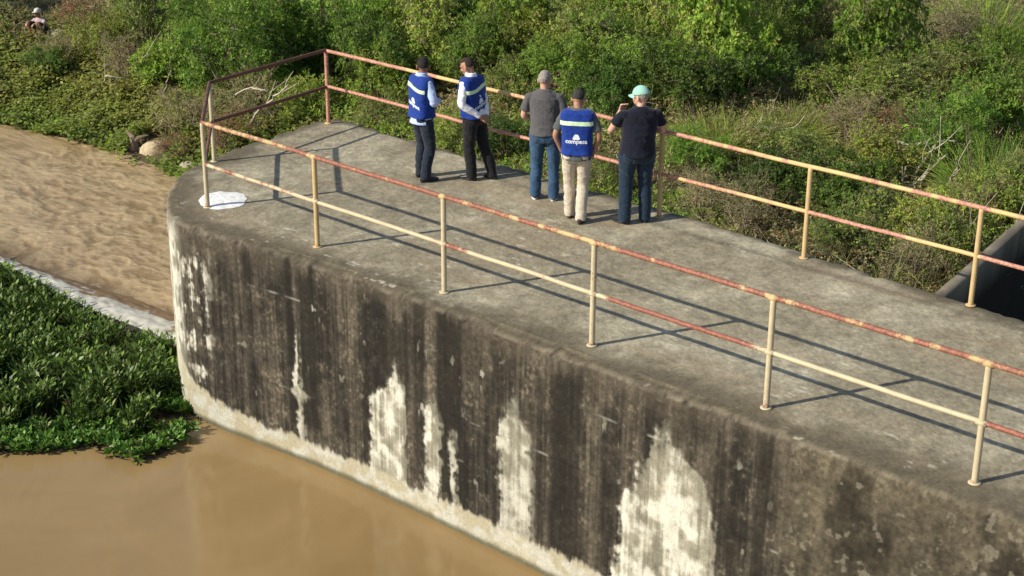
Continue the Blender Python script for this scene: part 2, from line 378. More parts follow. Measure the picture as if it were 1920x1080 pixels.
def deckcol(u, v, dist):
    n = fbm(u * 1.3, v * 1.3, 0, 101, 5); n2 = fbm(u * 7, v * 7, 0, 111, 4); n3 = fbm(u * .5, v * 2.2, 0, 121, 4)
    base = np.array([.262, .232, .168]) ; lt = np.array([.37, .338, .255]); dk = np.array([.105, .088, .060]); moss = np.array([.062, .054, .036])
    c = base + (lt - base) * sstep(.45, .75, n)[..., None] * .8
    c = c * (.62 + .76 * n2[..., None]); n4 = fbm(u * 22, v * 22, 0, 115, 2); c = c * (.72 + .56 * n4[..., None])
    c = c + (np.array([.28, .22, .15]) - c) * (sstep(.5, .7, n3) * .45)[..., None]
    far = v > 2.2
    wd_ = np.where(far, .34, np.interp(u, [-3, 1, 4, 9, 12], [.75, .55, .6, .75, .8]))
    e = 1 - sstep(.2, 1.0, (dist + .45 * (n - .5) + .2 * (n2 - .5)) / wd_)
    c = c + (dk - c) * (e * .85)[..., None]
    e2 = 1 - sstep(.03, .22, dist + .25 * (n2 - .45)); c = c + (moss - c) * (e2 * np.where(far, .35, .45))[..., None]
    # dirt line where rain water stands, just inside the far kerb line
    ln = np.exp(-((v - (3.55 + .06 * (n - .5))) / .07) ** 2) * sstep(.5, 3, u) * .35; c = c * (1 - ln[..., None])
    sp = sstep(.74, .8, fbm(u * 5, v * 16, 0, 131, 3)) * sstep(.5, .7, fbm(u * .8, v * .8, 0, 132)); c = c + (np.array([.6, .57, .48]) - c) * (sp * .6)[..., None]
    sp4 = fbm(u * 45, v * 45, 0, 117, 2); c = c * (.66 + .68 * sp4[..., None]); return c * np.array([1.0, .985, .93]) * .97
def wallcol(q, z, side):
    n = fbm(q * 2.2, z * 1.6, 0, 201, 5); st = fbm(q * 7, z * .35, 0, 211, 4); st2 = fbm(q * 22, z * .8, 0, 221, 3); sp = fbm(q * 26, z * 26, 0, 231, 3); md = fbm(q * 6, z * 6, 0, 241, 4)
    dark = np.array([.020, .0175, .014]); mid = np.array([.086, .072, .054]); lt = np.array([.24, .205, .15]); wh = np.array([.66, .64, .56]); crm = np.array([.42, .37, .26])
    st3 = fbm(q * 34, z * .9, 0, 223, 3); k = sstep(.36, .66, .40 * st + .16 * st3 + .22 * n + .22 * md); c = dark + (mid * 1.12 - dark) * k[..., None]
    c = c * (.35 + 1.3 * sp)[..., None] * (.72 + .56 * st3)[..., None]
    c = c + (lt - c) * (sstep(.60, .78, sp * .6 + md * .4) * .45)[..., None]
    topb = sstep(-.42, -.05, z + .3 * (n - .5)); c = c + (mid * 1.15 * (.6 + .8 * sp)[..., None] - c) * (topb * .55)[..., None]
    jq = .05 * (st2 - .5) + .05 * (md - .5); jz = .5 * (st - .5) + .35 * (st2 - .5)
    def colm(a, b, zt, zb, w=.03): return sstep(a - w, a + w, q + jq) * (1 - sstep(b - w, b + w, q + jq)) * (1 - sstep(zt - .12, zt + .12, z + jz * .6)) * sstep(zb - .1, zb + .1, z + jz * .4)
    D = 0 * q
    for a, b, zt, zb, s_, w_ in ((2.08, 2.22, -.05, -2.3, .9, .04), (2.30, 2.62, -.05, -2.25, .95, .05), (1.05, 1.2, -.2, -2.2, .6, .05), (1.35, 1.55, -.15, -2.2, .65, .06), (3.42, 3.6, -.3, -2.4, .8, .05), (3.5, 4.2, -.28, -1.35, .85, .07),
                          (4.25, 4.45, -.1, -2.3, .75, .04), (4.62, 5.05, -.02, -2.35, .95, .05), (5.0, 5.12, -.1, -2.3, .6, .03), (6.15, 6.3, -.35, -2.35, .6, .05), (6.38, 6.78, -.2, -2.4, .9, .05), (7.05, 7.25, -.4, -2.4, .6, .06),
                          (8.0, 8.45, -.1, -.42, .6, .1), (8.5, 8.62, -.1, -2.3, .55, .04), (8.72, 8.86, -.12, -2.2, .65, .04), (8.98, 9.14, -.05, -2.4, .85, .04), (2.85, 3.0, -.5, -2.2, .5, .05), (5.3, 5.5, -.6, -2.3, .35, .06),
                          (.75, .85, -.7, -2.2, .6, .03), (10.4, 10.7, -.6, -2.5, .5, .12), (11.3, 11.6, -.5, -2.5, .5, .12)):
        D = np.maximum(D, colm(a, b, zt, zb, w_) * s_)
    c = c + (dark * .62 * (.7 + .6 * sp)[..., None] - c) * (D * .9)[..., None]
    rt_ = sstep(9.15, 9.5, q); olv = np.array([.118, .100, .068]); c = c + (olv * (.35 + 1.1 * sp)[..., None] * (.25 + 1.0 * md + .5 * st)[..., None] * (1 - .45 * sstep(.5, .7, n))[..., None] - c) * (rt_ * .72)[..., None]
    bl = sstep(.50, .68, fbm(q * 2.6, z * 1.1, 0, 291, 4)) * rt_; c = c * (1 - .55 * bl)[..., None]; c = c + (np.array([.22, .20, .155]) - c) * (sstep(.66, .74, fbm(q * 11, z * 11, 0, 293, 3)) * rt_ * .5)[..., None]
    # white lime runs
    Wt = 0 * q; jz2 = .35 * (st2 - .5) + .30 * (md - .5)
    HALO = []; NZ = .40 * fbm(q * 9, z * 7, 0, 281, 4) + .25 * st3 + .35 * fbm(q * 30, z * 22, 0, 283, 2)
    def run(pts, lo=-2.8, s_=1.):     # pts: (z, q0, q1) from top to bottom
        zz_ = np.array([p[0] for p in pts])[::-1]; a = np.interp(z, zz_, [p[1] for p in pts][::-1]); b_ = np.interp(z, zz_, [p[2] for p in pts][::-1])
        top = 1 - sstep(pts[0][0] - .06, pts[0][0] + .04, z + jz2 * .5)
        j = .24 * (md - .5) * np.minimum(1, (b_ - a) / .12) + .07 * (st2 - .5) + .05 * (sp - .5)
        fade = .55 + .45 * sstep(0, .35, (pts[0][0] - z) / max(pts[0][0] + 2.4, .1)); wq = np.minimum(.06, (b_ - a) * .35 + .008); j = j * .9 + .09 * (fbm(q * 5, z * 9, 0, 287, 3) - .5) * np.minimum(1, (b_ - a) / .2)
        Fm = sstep(a - wq, a + wq, q + j) * (1 - sstep(b_ - wq, b_ + wq, q + j)) * top * fade
        HALO.append(sstep(.30, .72, Fm * .5 + NZ * .55 * (Fm > .02)) * s_); return sstep(.56, .90, Fm * .60 + NZ * .55) * s_ * .95
    holes = sstep(.36, .5, md * .55 + st2 * .45)
    Wt = np.maximum(Wt, run([(-.85, 2.235, 2.275), (-1.5, 2.22, 2.30), (-1.74, 2.18, 2.32), (-1.80, 2.08, 2.40), (-1.86, 2.17, 2.33), (-2.0, 2.20, 2.31), (-2.5, 2.20, 2.33)], s_=.8))
    Wt = np.maximum(Wt, run([(-.85, 3.92, 4.0), (-1.15, 3.85, 4.08), (-1.4, 3.6, 4.12), (-1.6, 3.5, 4.12), (-2.4, 3.47, 4.1)]) * (.35 + .65 * holes))
    Wt = np.maximum(Wt, run([(-1.08, 4.53, 4.57), (-1.35, 4.45, 4.63), (-1.6, 4.41, 4.67), (-2.4, 4.4, 4.68)]) * (.45 + .55 * holes))
    Wt = np.maximum(Wt, run([(-1.45, 4.80, 4.95), (-1.7, 4.84, 4.96), (-2.4, 4.86, 4.93)]) * (.2 + .5 * holes))
    Wt = np.maximum(Wt, run([(-.66, 5.78, 5.83), (-.95, 5.7, 5.95), (-1.12, 5.62, 6.1), (-2.4, 5.6, 6.12)]) * (.40 + .30 * holes))
    Wt = np.maximum(Wt, run([(-.32, 7.82, 7.9), (-.5, 7.74, 8.0), (-.85, 7.6, 8.42), (-1.3, 7.42, 8.55), (-2.4, 7.27, 8.64)]) * (.5 + .5 * holes))
    nose = 1 - sstep(-.05, .22, q + .14 * (md - .5) + .14 * (st2 - .5)); Wt = np.maximum(Wt, nose * .9 * (.7 + .3 * holes) * sstep(.1, -.35, z))
    pt = sstep(.50, .60, .25 * st + .15 * st2 + .6 * md) * sstep(-.15, .1, q) * (1 - sstep(.62, .85, q)) * sstep(-2.6, -2.0, z) * (1 - sstep(-.5, -.2, z)); Wt = np.maximum(Wt, pt * (.35 + .45 * sstep(.4, .6, sp * .5 + st2 * .5)))
    hl = np.max(np.stack(HALO), 0) * .75; gry = np.array([.20, .19, .15]) * (.5 + .8 * sp)[..., None] * (.5 + st3)[..., None]; c = c + (gry - c) * hl[..., None]
    # water-line band
    zb = np.interp(q, [-2, -.4, 0, .3, .9, 2.2, 9, 12], [-1.2, -1.6, -2.05, -2.25, -2.40, -2.46, -2.38, -2.36])
    band = 1 - sstep(-.03, .04, z - zb + .10 * (st2 - .5) + .14 * (md - .5) + .03 * (sp - .5))
    # formwork seams with bits of lime
    for zs in (-.55, -1.26, -1.80):
        l_ = np.exp(-((z - zs + .03 * (fbm(q * 2, 3.3, 0, 251) - .5)) / .010) ** 2)
        br_ = sstep(.55, .75, fbm(q * 4, zs * 7, 0, 261, 3)); br_ = br_ * sstep(.45, .6, fbm(q * .9, zs * 3, 0, 266, 2)); c = c + (wh * .7 - c) * (l_ * br_ * .6 * (q < 9.4))[..., None]; c = c * (1 - (l_ * (1 - br_) * .25)[..., None])
        drip = sstep(.74, .80, fbm(q * 9, z * 5, 0, 263, 3)) * (1 - sstep(.0, .28, np.abs(z - zs + .1))); Wt = np.maximum(Wt, drip * .5 * (q < 9.2) * sstep(.5, .62, fbm(q * 1.1, zs, 0, 267, 2)))
    bright = (.62 + .5 * md + .25 * (st2 - .5))[..., None]
    tone = sstep(.42, .60, .25 * st2 + .4 * md + .35 * fbm(q * 3.5, z * 5, 0, 271, 3))[..., None]; wc = wh * .98 * tone + np.array([.34, .32, .25]) * (1 - tone)
    c = c + (wc * bright - c) * np.clip(Wt, 0, 1)[..., None]
    bc = (crm * 1.25 + (wh - crm * 1.25) * sstep(.35, .65, md)[..., None] * .8) * (.70 + .2 * sp)[..., None] * np.array([.95, .97, 1.0])
    c = c + (bc - c) * (band * .92)[..., None]
    wl = 1 - sstep(-2.72, -2.64, z + .03 * (md - .5)); c = c + (np.array([.07, .065, .03]) - c) * (wl * .85)[..., None]
    return c * np.array([.92, .92, .89])
pier = empty('concrete_pier', W(6., 1.9, -2.75)); tag(pier, 'big round-nosed concrete pier with a stained wall, the walkway the men stand on', 'pier')
bpy.context.view_layer.update()
poff = np.array(pier.location)
# side wall, dense on the visible side
S1 = np.arange(arc0 - 10.5, arc0 + 6.4, .0125); S1 = S1[S1 > 0]; S2 = np.arange(S1[-1], arc[-1], .06)
def wallmesh(S, zs, name):
    P = np.stack([np.interp(S, arc, fine[:, 0]), np.interp(S, arc, fine[:, 1])], -1); nn = onrm(S) * OSG
    q = (3. + (arc0 - S))
    prof = [(-.16, .0), (-.12, 0), (-.09, -.001), (-.06, -.004), (-.035, -.011), (-.018, -.022), (-.006, -.038), (0, -.058)] + [(0, z) for z in zs]
    offs = np.array([p[0] for p in prof]); zz = np.array([p[1] for p in prof])
    QQ, ZZ = np.meshgrid(q, zz, indexing='ij')
    chip = fbm(QQ * 7, ZZ * 6, 0, 301, 4)
    arr = np.exp(-((ZZ + .02) / .06) ** 2) * (offs[None] > -.13)
    off = offs[None] + .012 * (fbm(QQ * 1.2, ZZ * 1.2, 0, 311, 4) - .5) * (ZZ < -.05) + .004 * (fbm(QQ * 14, ZZ * 14, 0, 312, 3) - .5) * (ZZ < -.03) - .05 * arr * sstep(.52, .75, chip) + .012 * np.exp(-((ZZ + 1.26) / .012) ** 2) * -.3
    zz2 = ZZ - .03 * arr * sstep(.5, .75, fbm(QQ * 3, 2.2, 0, 321, 4))
    U = P[:, 0][:, None] + nn[:, 0][:, None] * off; Vv = P[:, 1][:, None] + nn[:, 1][:, None] * off
    X = W(U, Vv, 0); X[..., 2] = zz2
    cw = wallcol(QQ, ZZ, 0); cd = deckcol(U, Vv, np.maximum(-off, 0.)); e = sstep(-.045, .0, ZZ + .03 * (chip - .5))[..., None]
    lip = np.exp(-((ZZ + .03) / .022) ** 2) * sstep(.45, .6, fbm(QQ * 6, 1.1, 0, 331, 4)) * (offs[None] > -.05)
    c = cw * (1 - e) + cd * e; c = c + (np.array([.26, .22, .16]) - c) * (lip * .3)[..., None]
    return mk(name, (X - poff).reshape(-1, 3), gridF(len(S), len(prof)), M_CONC, pier, col=c.reshape(-1, 3), smooth=True)
wallmesh(S1, np.arange(-.075, -3.1, -.0145), 'stained_side_wall')
wallmesh(S2, np.arange(-.09, -3.1, -.15), 'rear_side_wall')
# deck
S = np.arange(.01, arc[-1], .03); P = np.stack([np.interp(S, arc, fine[:, 0]), np.interp(S, arc, fine[:, 1])], -1); nn = onrm(S) * OSG
P0 = P - nn * .155; Ct = np.stack([np.clip(P[:, 0], -.3, 15), np.full(len(P), 1.85)], -1)
T = np.linspace(0, 1, 75)[None, :, None]; G = P0[:, None] * (1 - T) + Ct[:, None] * T
dist = np.linalg.norm(G - P[:, None], axis=-1)
X = W(G[..., 0], G[..., 1], 0); X[..., 2] = .0008 + .006 * (fbm(G[..., 0] * 1.5, G[..., 1] * 1.5, 0, 401) - .5) * sstep(.2, .5, dist)
mk('deck', (X - poff).reshape(-1, 3), gridF(len(S), 75), M_CONC, pier, col=deckcol(G[..., 0], G[..., 1], dist).reshape(-1, 3), smooth=True)

# spilled white powder by the nose post
pc = at(418, 377, 0.); th = np.linspace(0, 2 * math.pi, 72, endpoint=False); rr = np.linspace(0, 1, 14)
TT, RR = np.meshgrid(th, rr, indexing='ij'); edge = 1 + .6 * (fbm(np.cos(TT) * 1.6 + 5, np.sin(TT) * 1.6 + 5, 0, 501, 2) - .5)
X = pc[0] + RR * edge * .31 * np.cos(TT); Y = pc[1] + RR * edge * .36 * np.sin(TT)
Z = .006 + .018 * (1 - RR ** 2) * (.5 + fbm(X * 14, Y * 14, 0, 511))
m, t, b = nodes('white_powder'); co = objco(t); t.links.new(ramp(t, noise(t, 16, 6, .7, co), [(.35, (.55, .54, .5)), (.55, (.8, .8, .78))]), b.inputs['Base Color']); b.inputs['Roughness'].default_value = .9
me = mk('powder_patch', np.stack([X, Y, Z], -1).reshape(-1, 3), np.concatenate([gridF(72, 14), np.stack([71 * 14 + np.arange(13), 71 * 14 + np.arange(1, 14), np.arange(1, 14), np.arange(13)], -1)]), m, smooth=True)
tag(me, 'flat white patch of spilled powder on the deck beside the post at the pier nose', 'powder patch')

# channel wall beyond the deck, right
def slab_wall(name, p0, p1, th_, zt, zb, label, cat):
    p0 = np.array(p0, float); p1 = np.array(p1, float); n = 60; t_ = np.linspace(0, 1, n); d = (p1 - p0) / np.linalg.norm(p1 - p0); nr = np.array([-d[1], d[0]])
    prof = [(0, zb)] + [(0, z) for z in np.linspace(zb + .3, zt - .03, 10)] + [(.02, zt), (th_ / 2, zt), (th_ - .02, zt), (th_, zt - .03)] + [(th_, z) for z in np.linspace(zt - .3, zb, 10)]
    U = p0[0] + t_[:, None] * (p1 - p0)[0] + nr[0] * np.array([p[0] for p in prof])[None]; Vv = p0[1] + t_[:, None] * (p1 - p0)[1] + nr[1] * np.array([p[0] for p in prof])[None]
    Z = np.array([p[1] for p in prof])[None] + 0 * U; Z = Z + .015 * (fbm(U * 4, Vv * 4, 0, 551) - .5)
    X = W(U, Vv, 0); X[..., 2] = Z
    n_ = fbm(U * 5, Vv * 5, Z * 3, 561); c = np.array([.17, .145, .105]) * (.1 + 1.7 * n_)[..., None]; c = c * (.05 + .95 * sstep(zt - .16, zt - .02, Z + .1 * (n_ - .5)))[..., None]  # channel shade painted into the colour of the faces below the top
    return tag(mk(name, X.reshape(-1, 3), gridF(n, len(prof)), M_CONC, col=c.reshape(-1, 3)), label, cat)
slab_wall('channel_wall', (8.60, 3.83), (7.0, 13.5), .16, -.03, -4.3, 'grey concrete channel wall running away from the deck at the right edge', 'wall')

# ================================================================== RAILING
RH = 1.155; MH = RH * .512; FV = 3.811
near = [(k * 2.2011, 0.) for k in range(7)]; farp = [(-1.97 + t_ * 1.1, FV) for t_ in (0, 1.97, 3.94, 5.9045, 7.9197, 9.9279, 11.94)]
nose_p = (-1.6, 1.33)
rail = empty('pipe_railing', W(0., 0., 0.)); tag(rail, 'rusty yellow pipe railing running along both sides and round the nose of the pier', 'railing')
roff = np.array(rail.location)
def post(u, v, mat, r0, k):
    b = MB(); z = np.linspace(-.01, RH - .01, 30); P = W(np.full(30, u), np.full(30, v), 0) - roff; P[:, 2] = z
    b.tube(P, .031, 12, ref=(1, 0, 0), rust=np.clip(r0 + .35 * (fbm(z * 5, k * 3.1, 0, 601) - .5) + .35 * np.exp(-z / .05), 0, 1))
    c = W(u, v, .004) - roff; 
    b.loft([(c + (0, 0, 0), (.06, 0, 0), (0, .06, 0)), (c + (0, 0, .007), (.058, 0, 0), (0, .058, 0)), (c + (0, 0, .012), (.036, 0, 0), (0, .036, 0))], 14)
    b.build('post', mat, rail, rust=True)
def bar(name, pts, z, mat, r, rf, seed):
    P = []
    for a, b_ in zip(pts[:-1], pts[1:]):
        n = max(int(np.hypot(b_[0] - a[0], b_[1] - a[1]) / .03), 2); t_ = np.linspace(0, 1, n, endpoint=False)
        P.append(np.stack([a[0] + (b_[0] - a[0]) * t_, a[1] + (b_[1] - a[1]) * t_], -1))
    P.append(np.array([pts[-1]])); P = np.concatenate(P); X = W(P[:, 0], P[:, 1], 0) - roff
    zz = z if callable(z) else (lambda u: z + 0 * u); X[:, 2] = zz(P[:, 0]) + .022 * (fbm(P[:, 0] * .8, 0, 0, seed) - .5)
    b = MB(); b.tube(X, r, 10, rust=np.clip(rf(P[:, 0]) + .9 * (fbm(P[:, 0] * 8, 1.3, 0, seed + 1, 4) - .5), 0, 1)); return b.build(name, mat, rail, rust=True)
for k, (u, v) in enumerate(near): post(u, v, M_CREAM if k != 1 else M_RAIL, [.12, .10, .10, .22, .18, .15, .2][k], k)
for k, (u, v) in enumerate(farp): post(u, v, M_FAR if k == 0 else M_RAIL, [.5, .2, .2, .15, .05, .05, .05][k], 20 + k)
post(*nose_p, M_CREAM, .1, 40)
nearU = [p[0] for p in near]
top_r = lambda u: np.interp(u, [0, .3, .9, 1.4, 2.2, 2.7, 4.3, 5.2, 5.9, 6.5, 6.8, 8.5, 9.0, 9.4, 10.6, 11.0, 13], [.55, .45, .32, .4, .55, .6, .62, .58, .40, .28, .58, .5, .38, .5, .5, .34, .58])
mid_r = lambda u: np.interp(u, [0, .5, 1.4, 2.2, 4.0, 4.35, 4.55, 4.8, 6.5, 6.7, 7.0, 8.3, 8.8, 9.0, 11.0, 11.2, 13], [.35, .3, .3, .15, .12, .4, .75, .12, .1, .3, .75, .7, .2, .1, .15, .7, .7])
bar('top_rail', [near[0], near[-1]], RH, M_RAIL, .027, top_r, 610)
bar('mid_rail', [near[0], near[-1]], MH, M_CREAM, .025, mid_r, 620)
bar('top_rail', [farp[0], farp[-1]], RH, M_FAR, .027, lambda u: np.interp(u, [-2, -.5, 1, 2.5, 3.2, 6, 7, 9, 9.5, 13], [.75, .5, .1, .3, .75, .35, .15, .5, .15, .4]), 630)
bar('mid_rail', [farp[0], farp[-1]], MH, M_FAR, .025, lambda u: np.interp(u, [-2, -1, 1, 3, 4.5, 5, 6.7, 6.9, 7.4, 8.0, 8.9, 9.1, 13], [.8, .7, .55, .8, .7, .5, .1, .85, .9, .4, .0, .9, .8]), 640)
bar('top_rail', [near[0], nose_p, farp[0]], RH, M_RUST, .027, lambda u: .5 + 0 * u, 650)
bar('mid_rail', [nose_p, farp[0]], MH, M_RUST, .025, lambda u: .5 + 0 * u, 660)
bar('mid_rail', [near[0], nose_p], MH, M_RUST, .022, lambda u: .4 + 0 * u, 670)
for k, (u, v) in enumerate(near[1:]):      # welded saddles where the rails cross the posts
    for z_, m_ in ((RH - .008, M_RAIL), (MH, M_CREAM)):
        b = MB(); c = W(np.array([u - .05, u, u + .05]), np.array([v] * 3), 0) - roff; c[:, 2] = z_; b.tube(c, [.03, .036, .03], 12, rust=[.3, .2, .35]); b.build('weld_collar', m_, rail, rust=True)

# ================================================================== PEOPLE
def rotz(a): return np.array([[math.cos(a), -math.sin(a), 0], [math.sin(a), math.cos(a), 0], [0, 0, 1]])
def rotx(a): return np.array([[1, 0, 0], [0, math.cos(a), -math.sin(a)], [0, math.sin(a), math.cos(a)]])
def interp_pts(P, n=8):
    P = np.asarray(P, float); f = catmull(P, 10)  # few
    out = []
    for i in range(len(P) - 1):
        p0 = P[max(i - 1, 0)]; p1 = P[i]; p2 = P[i + 1]; p3 = P[min(i + 2, len(P) - 1)]
        t = np.linspace(0, 1, n, endpoint=False)[:, None]; m1 = (p2 - p0) * .35; m2 = (p3 - p1) * .35
        out.append((2 * t**3 - 3 * t**2 + 1) * p1 + (t**3 - 2 * t**2 + t) * m1 + (-2 * t**3 + 3 * t**2) * p2 + (t**3 - t**2) * m2)
    out.append(P[-1:]); return np.concatenate(out)
def limb(b, J, rads, n=6, seg=14, rnd=True):
    P = interp_pts(J, n); k = np.linspace(0, len(J) - 1, len(P)); 
    ra = np.interp(k, range(len(J)), [r if np.isscalar(r) else r[0] for r in rads]); rb = np.interp(k, range(len(J)), [r if np.isscalar(r) else r[1] for r in rads])
    b.tube(P, list(zip(ra, rb)), seg, ref=(0, 1, 0) if abs((P[-1] - P[0])[2]) > .5 * np.linalg.norm(P[-1] - P[0]) else (0, 0, 1), rnd=rnd)
def hand(b, wr, fdir, palm, side, curl=.5):
    """wr wrist, fdir pointing direction of the palm, palm = normal out of the palm, side=+1 when thumb lies along cross(fdir,palm)"""
    f = np.asarray(fdir, float); f /= np.linalg.norm(f); p = np.asarray(palm, float); p -= f * (p @ f); p /= np.linalg.norm(p); s = np.cross(f, p) * side
    wr = np.asarray(wr, float)
    b.loft([(wr - f * .01, s * .026, p * .019), (wr + f * .03, s * .036, p * .016), (wr + f * .07, s * .041, p * .014), (wr + f * .092, s * .038, p * .012)], 12)
    for k, (o, L) in enumerate(((.029, .068), (.010, .077), (-.010, .071), (-.028, .055))):
        q = wr + f * .088 + s * o; a = .25 + curl * .5 + .07 * k; pts = [q - f * .015]
        d = f
        for j, l_ in enumerate((.45, .33, .22)):
            ang = a * (1 if j == 0 else 1.1) * curl * 1.6; d = d * math.cos(ang) + p * math.sin(ang); d /= np.linalg.norm(d)
            pts.append(pts[-1] + d * (L * l_ + (.015 if j == 0 else 0)))
            pp = p - d * (p @ d); 
        b.tube(pts, [.0095, .009, .0085, .007], 8, ref=tuple(s), rnd=True)
    q = wr + f * .02 + s * .028; b.tube([q, q + f * .022 + s * .022 + p * .006, q + f * .05 + s * .03 + p * .018, q + f * .072 + s * .024 + p * .028], [.013, .0115, .010, .008], 8, ref=tuple(p), rnd=True)
def on_surface(obj_, rays, off):
    bv = BVHTree.FromPolygons([v.co.copy() for v in obj_.data.vertices], [tuple(p.vertices) for p in obj_.data.polygons])
    out = []
    for o, d in rays:
        h, n, i, ds = bv.ray_cast(Vector(o), Vector(d)); out.append(np.array(h) - np.array(d) * off if h is not None else None)
    return out
def person(pos, yaw, S, label, c, pose):
    """c: dict of materials; pose: joints in body space, x right, y the way the body faces"""
    wdt = pose.get('wide', 1.); dep = pose.get('deep', 1.)
    mir = lambda p: np.array(p, float)
    hip = [np.array([-.088 * wdt, 0, .90]), np.array([.088 * wdt, 0, .90])]
    feet = pose['feet']; lean = np.array(pose.get('lean', (0, 0, 0)), float)
    sh = [np.array([-.178 * wdt, -.005, 1.405]) + lean, np.array([.178 * wdt, -.005, 1.405]) + lean]
    ank = []; knee = []
    for i in (0, 1):
        fx, fy, fa = feet[i]; a = np.array([fx, fy, .085]); ank.append(a); k = pose.get('knees', [None, None])[i]
        knee.append(np.array(k) if k else (hip[i] + a) / 2 + np.array([.0, .035, 0]))
    arms = pose['arms']; hd = pose['head']   # (yaw, pitch)
    # ---- body
    b = MB()
    b.loft([((0, 0, .86), (.14 * wdt, 0, 0), (0, .10 * dep, 0)), ((0, -.01, .95), (.155 * wdt, 0, 0), (0, .11 * dep, 0)), (lean * .3 + (0, 0, 1.06), (.135 * wdt, 0, 0), (0, .095 * dep, 0)), (lean * .6 + (0, 0, 1.2), (.15 * wdt, 0, 0), (0, .105, 0)), (lean * .85 + (0, 0, 1.33), (.165 * wdt, 0, 0), (0, .105, 0)), (lean + (0, -.01, 1.42), (.13 * wdt, 0, 0), (0, .075, 0)), (lean + (0, -.005, 1.46), (.06, 0, 0), (0, .055, 0))], 18)
    HC = lean + np.array([0, .025 + .09 * math.sin(hd[1]), 1.60 - .03 * abs(hd[1])]); Rh = rotz(hd[0]) @ rotx(-hd[1])
    b.tube([lean + (0, -.01, 1.40), lean + (0, .0, 1.48), HC + Rh @ np.array([0, -.025, -.05])], [.058, .053, .052], 12, ref=(0, 1, 0))
    H = lambda x, y, z: HC + Rh @ np.array([x, y, z])
    b.ell(H(0, -.008, .018), (.075, .096, .098), Rh); b.ell(H(0, .030, -.045), (.060, .068, .072), Rh); b.ell(H(0, .060, -.088), (.030, .030, .024), Rh)
    b.tube([H(0, .088, .010), H(0, .108, -.022), H(0, .098, -.034)], [.009, .014, .012], 8, ref=(1, 0, 0), rnd=True)
    b.ell(H(0, .082, .028), (.048, .016, .012), Rh); b.ell(H(0, .088, -.060), (.024, .012, .007), Rh); b.ell(H(0, .086, -.073), (.020, .012, .007), Rh)
    for s in (-1, 1): b.ell(H(s * .084, -.006, -.018), (.013, .022, .036), Rh @ rotz(s * .45)); b.ell(H(s * .045, .062, -.032), (.02, .02, .02), Rh)
    for i in (0, 1):
        sgn = -1 if i == 0 else 1; el, wr, hdir, pal, curl = arms[i]; el = np.array(el, float) + lean; wr = np.array(wr, float) + lean
        limb(b, [sh[i] - (sgn * .03, 0, .02), (sh[i] + el) / 2, el, (el + wr) / 2, wr], [.040, .043, .039 * wdt ** .5, .036, .027])
        f_ = np.array(hdir, float); p_ = np.array(pal, float); f_ /= np.linalg.norm(f_); p_ -= f_ * (p_ @ f_); p_ /= np.linalg.norm(p_)
        tdir = np.array(pose['thumb'][i], float) if 'thumb' in pose else np.array([-sgn * .3, 1, .3]); side = 1 if np.cross(f_, p_) @ tdir > 0 else -1
        hand(b, wr, f_, p_, side, curl)
        limb(b, [hip[i], (hip[i] + knee[i]) / 2, knee[i], (knee[i] + ank[i]) / 2 + (0, -.012, 0), ank[i]], [.085, .072, .055, .052, .036])
        fd = np.array([math.sin(-feet[i][2]), math.cos(feet[i][2]), 0]); b.tube([ank[i] - fd * .03 - (0, 0, .03), ank[i] + fd * .06 - (0, 0, .045), ank[i] + fd * .16 - (0, 0, .06)], [.035, .036, .028], 10, rnd=True)
    body = b.build('person', c['skin']); remesh(body, .0065, 3)
    body.location = pos; body.rotation_euler = (0, 0, yaw); body.scale = (S, S, S); tag(body, label, 'person', pose.get('group'))
    # ---- eyes
    for s in (-1, 1):
        e = MB(); e.ell(H(s * .031, .0835, .006), (.0125, .0095, .008), Rh, 10, 6); e.build('eye', c['eye'], body)
    # ---- hair / cap : a shell that only stands proud of the skull where it grows
    def shell(name, mask, thick, mat, nz=0, cc=(0, -.010, .020), rr=(.076, .098, .100)):
        th = np.linspace(0, 2 * math.pi, 72, endpoint=False); ph = np.linspace(-math.pi / 2 * .97, math.pi / 2 * .985, 50); PH, TH = np.meshgrid(ph, th, indexing='ij')
        d = np.stack([np.cos(PH) * np.cos(TH), np.cos(PH) * np.sin(TH), np.sin(PH)], -1); mk_ = mask(d); tk = thick * mk_ - .012 * (1 - mk_)
        if nz: tk = tk + nz * (fbm(d[..., 0] * 16, d[..., 1] * 16, d[..., 2] * 10, 3, 3) - .5) * mk_
        Pq = np.array(cc) + d * (np.array(rr) + tk[..., None]); Pq = HC + Pq @ Rh.T
        b2 = MB(); b2.add(Pq.reshape(-1, 3), gridF(50, 72, True)); return b2.build(name, mat, body)
    line = pose.get('hairline', .45)
    def hm(d):
        topm = sstep(line - .12, line + .05, d[..., 2] + .25 * np.maximum(-d[..., 1], 0)); back = sstep(.02, -.12, d[..., 1]) * sstep(-.48, -.30, d[..., 2])
        r_ = np.maximum(topm, back); ear = np.exp(-(((d[..., 1] + .05) / .2) ** 2 + ((d[..., 2] + .35) / .22) ** 2)) * (np.abs(d[..., 0]) > .75); r_ = np.clip(r_ - ear, 0, 1)
        if pose.get('bald'): r_ = r_ * (1 - .9 * sstep(.9, .97, d[..., 2]))
        return r_
    shell('hair', hm, pose.get('hairt', .008) * .55, c['hair'], .016)
    if 'cap' in c:
        cp = shell('cap', lambda d: sstep(.02, .10, d[..., 2] + .10 * d[..., 1]), .015, c['cap'])
        bb = MB(); uu = np.linspace(-1, 1, 15); vv_ = np.linspace(0, 1, 8); UU, VV = np.meshgrid(uu, vv_, indexing='ij')
        for dz in (0, -.004):
            x = UU * .072; y = .080 + .0 * VV + (np.sqrt(np.maximum(1 - UU ** 2, 0)) * .078 + .004) * VV - .035 * (UU ** 2); z = .030 - .022 * VV - .022 * UU ** 2 + dz
            Pq = HC + np.stack([x, y, z], -1).reshape(-1, 3) @ Rh.T; bb.add(Pq, gridF(15, 8))
        bb.build('brim', c['cap'], cp)
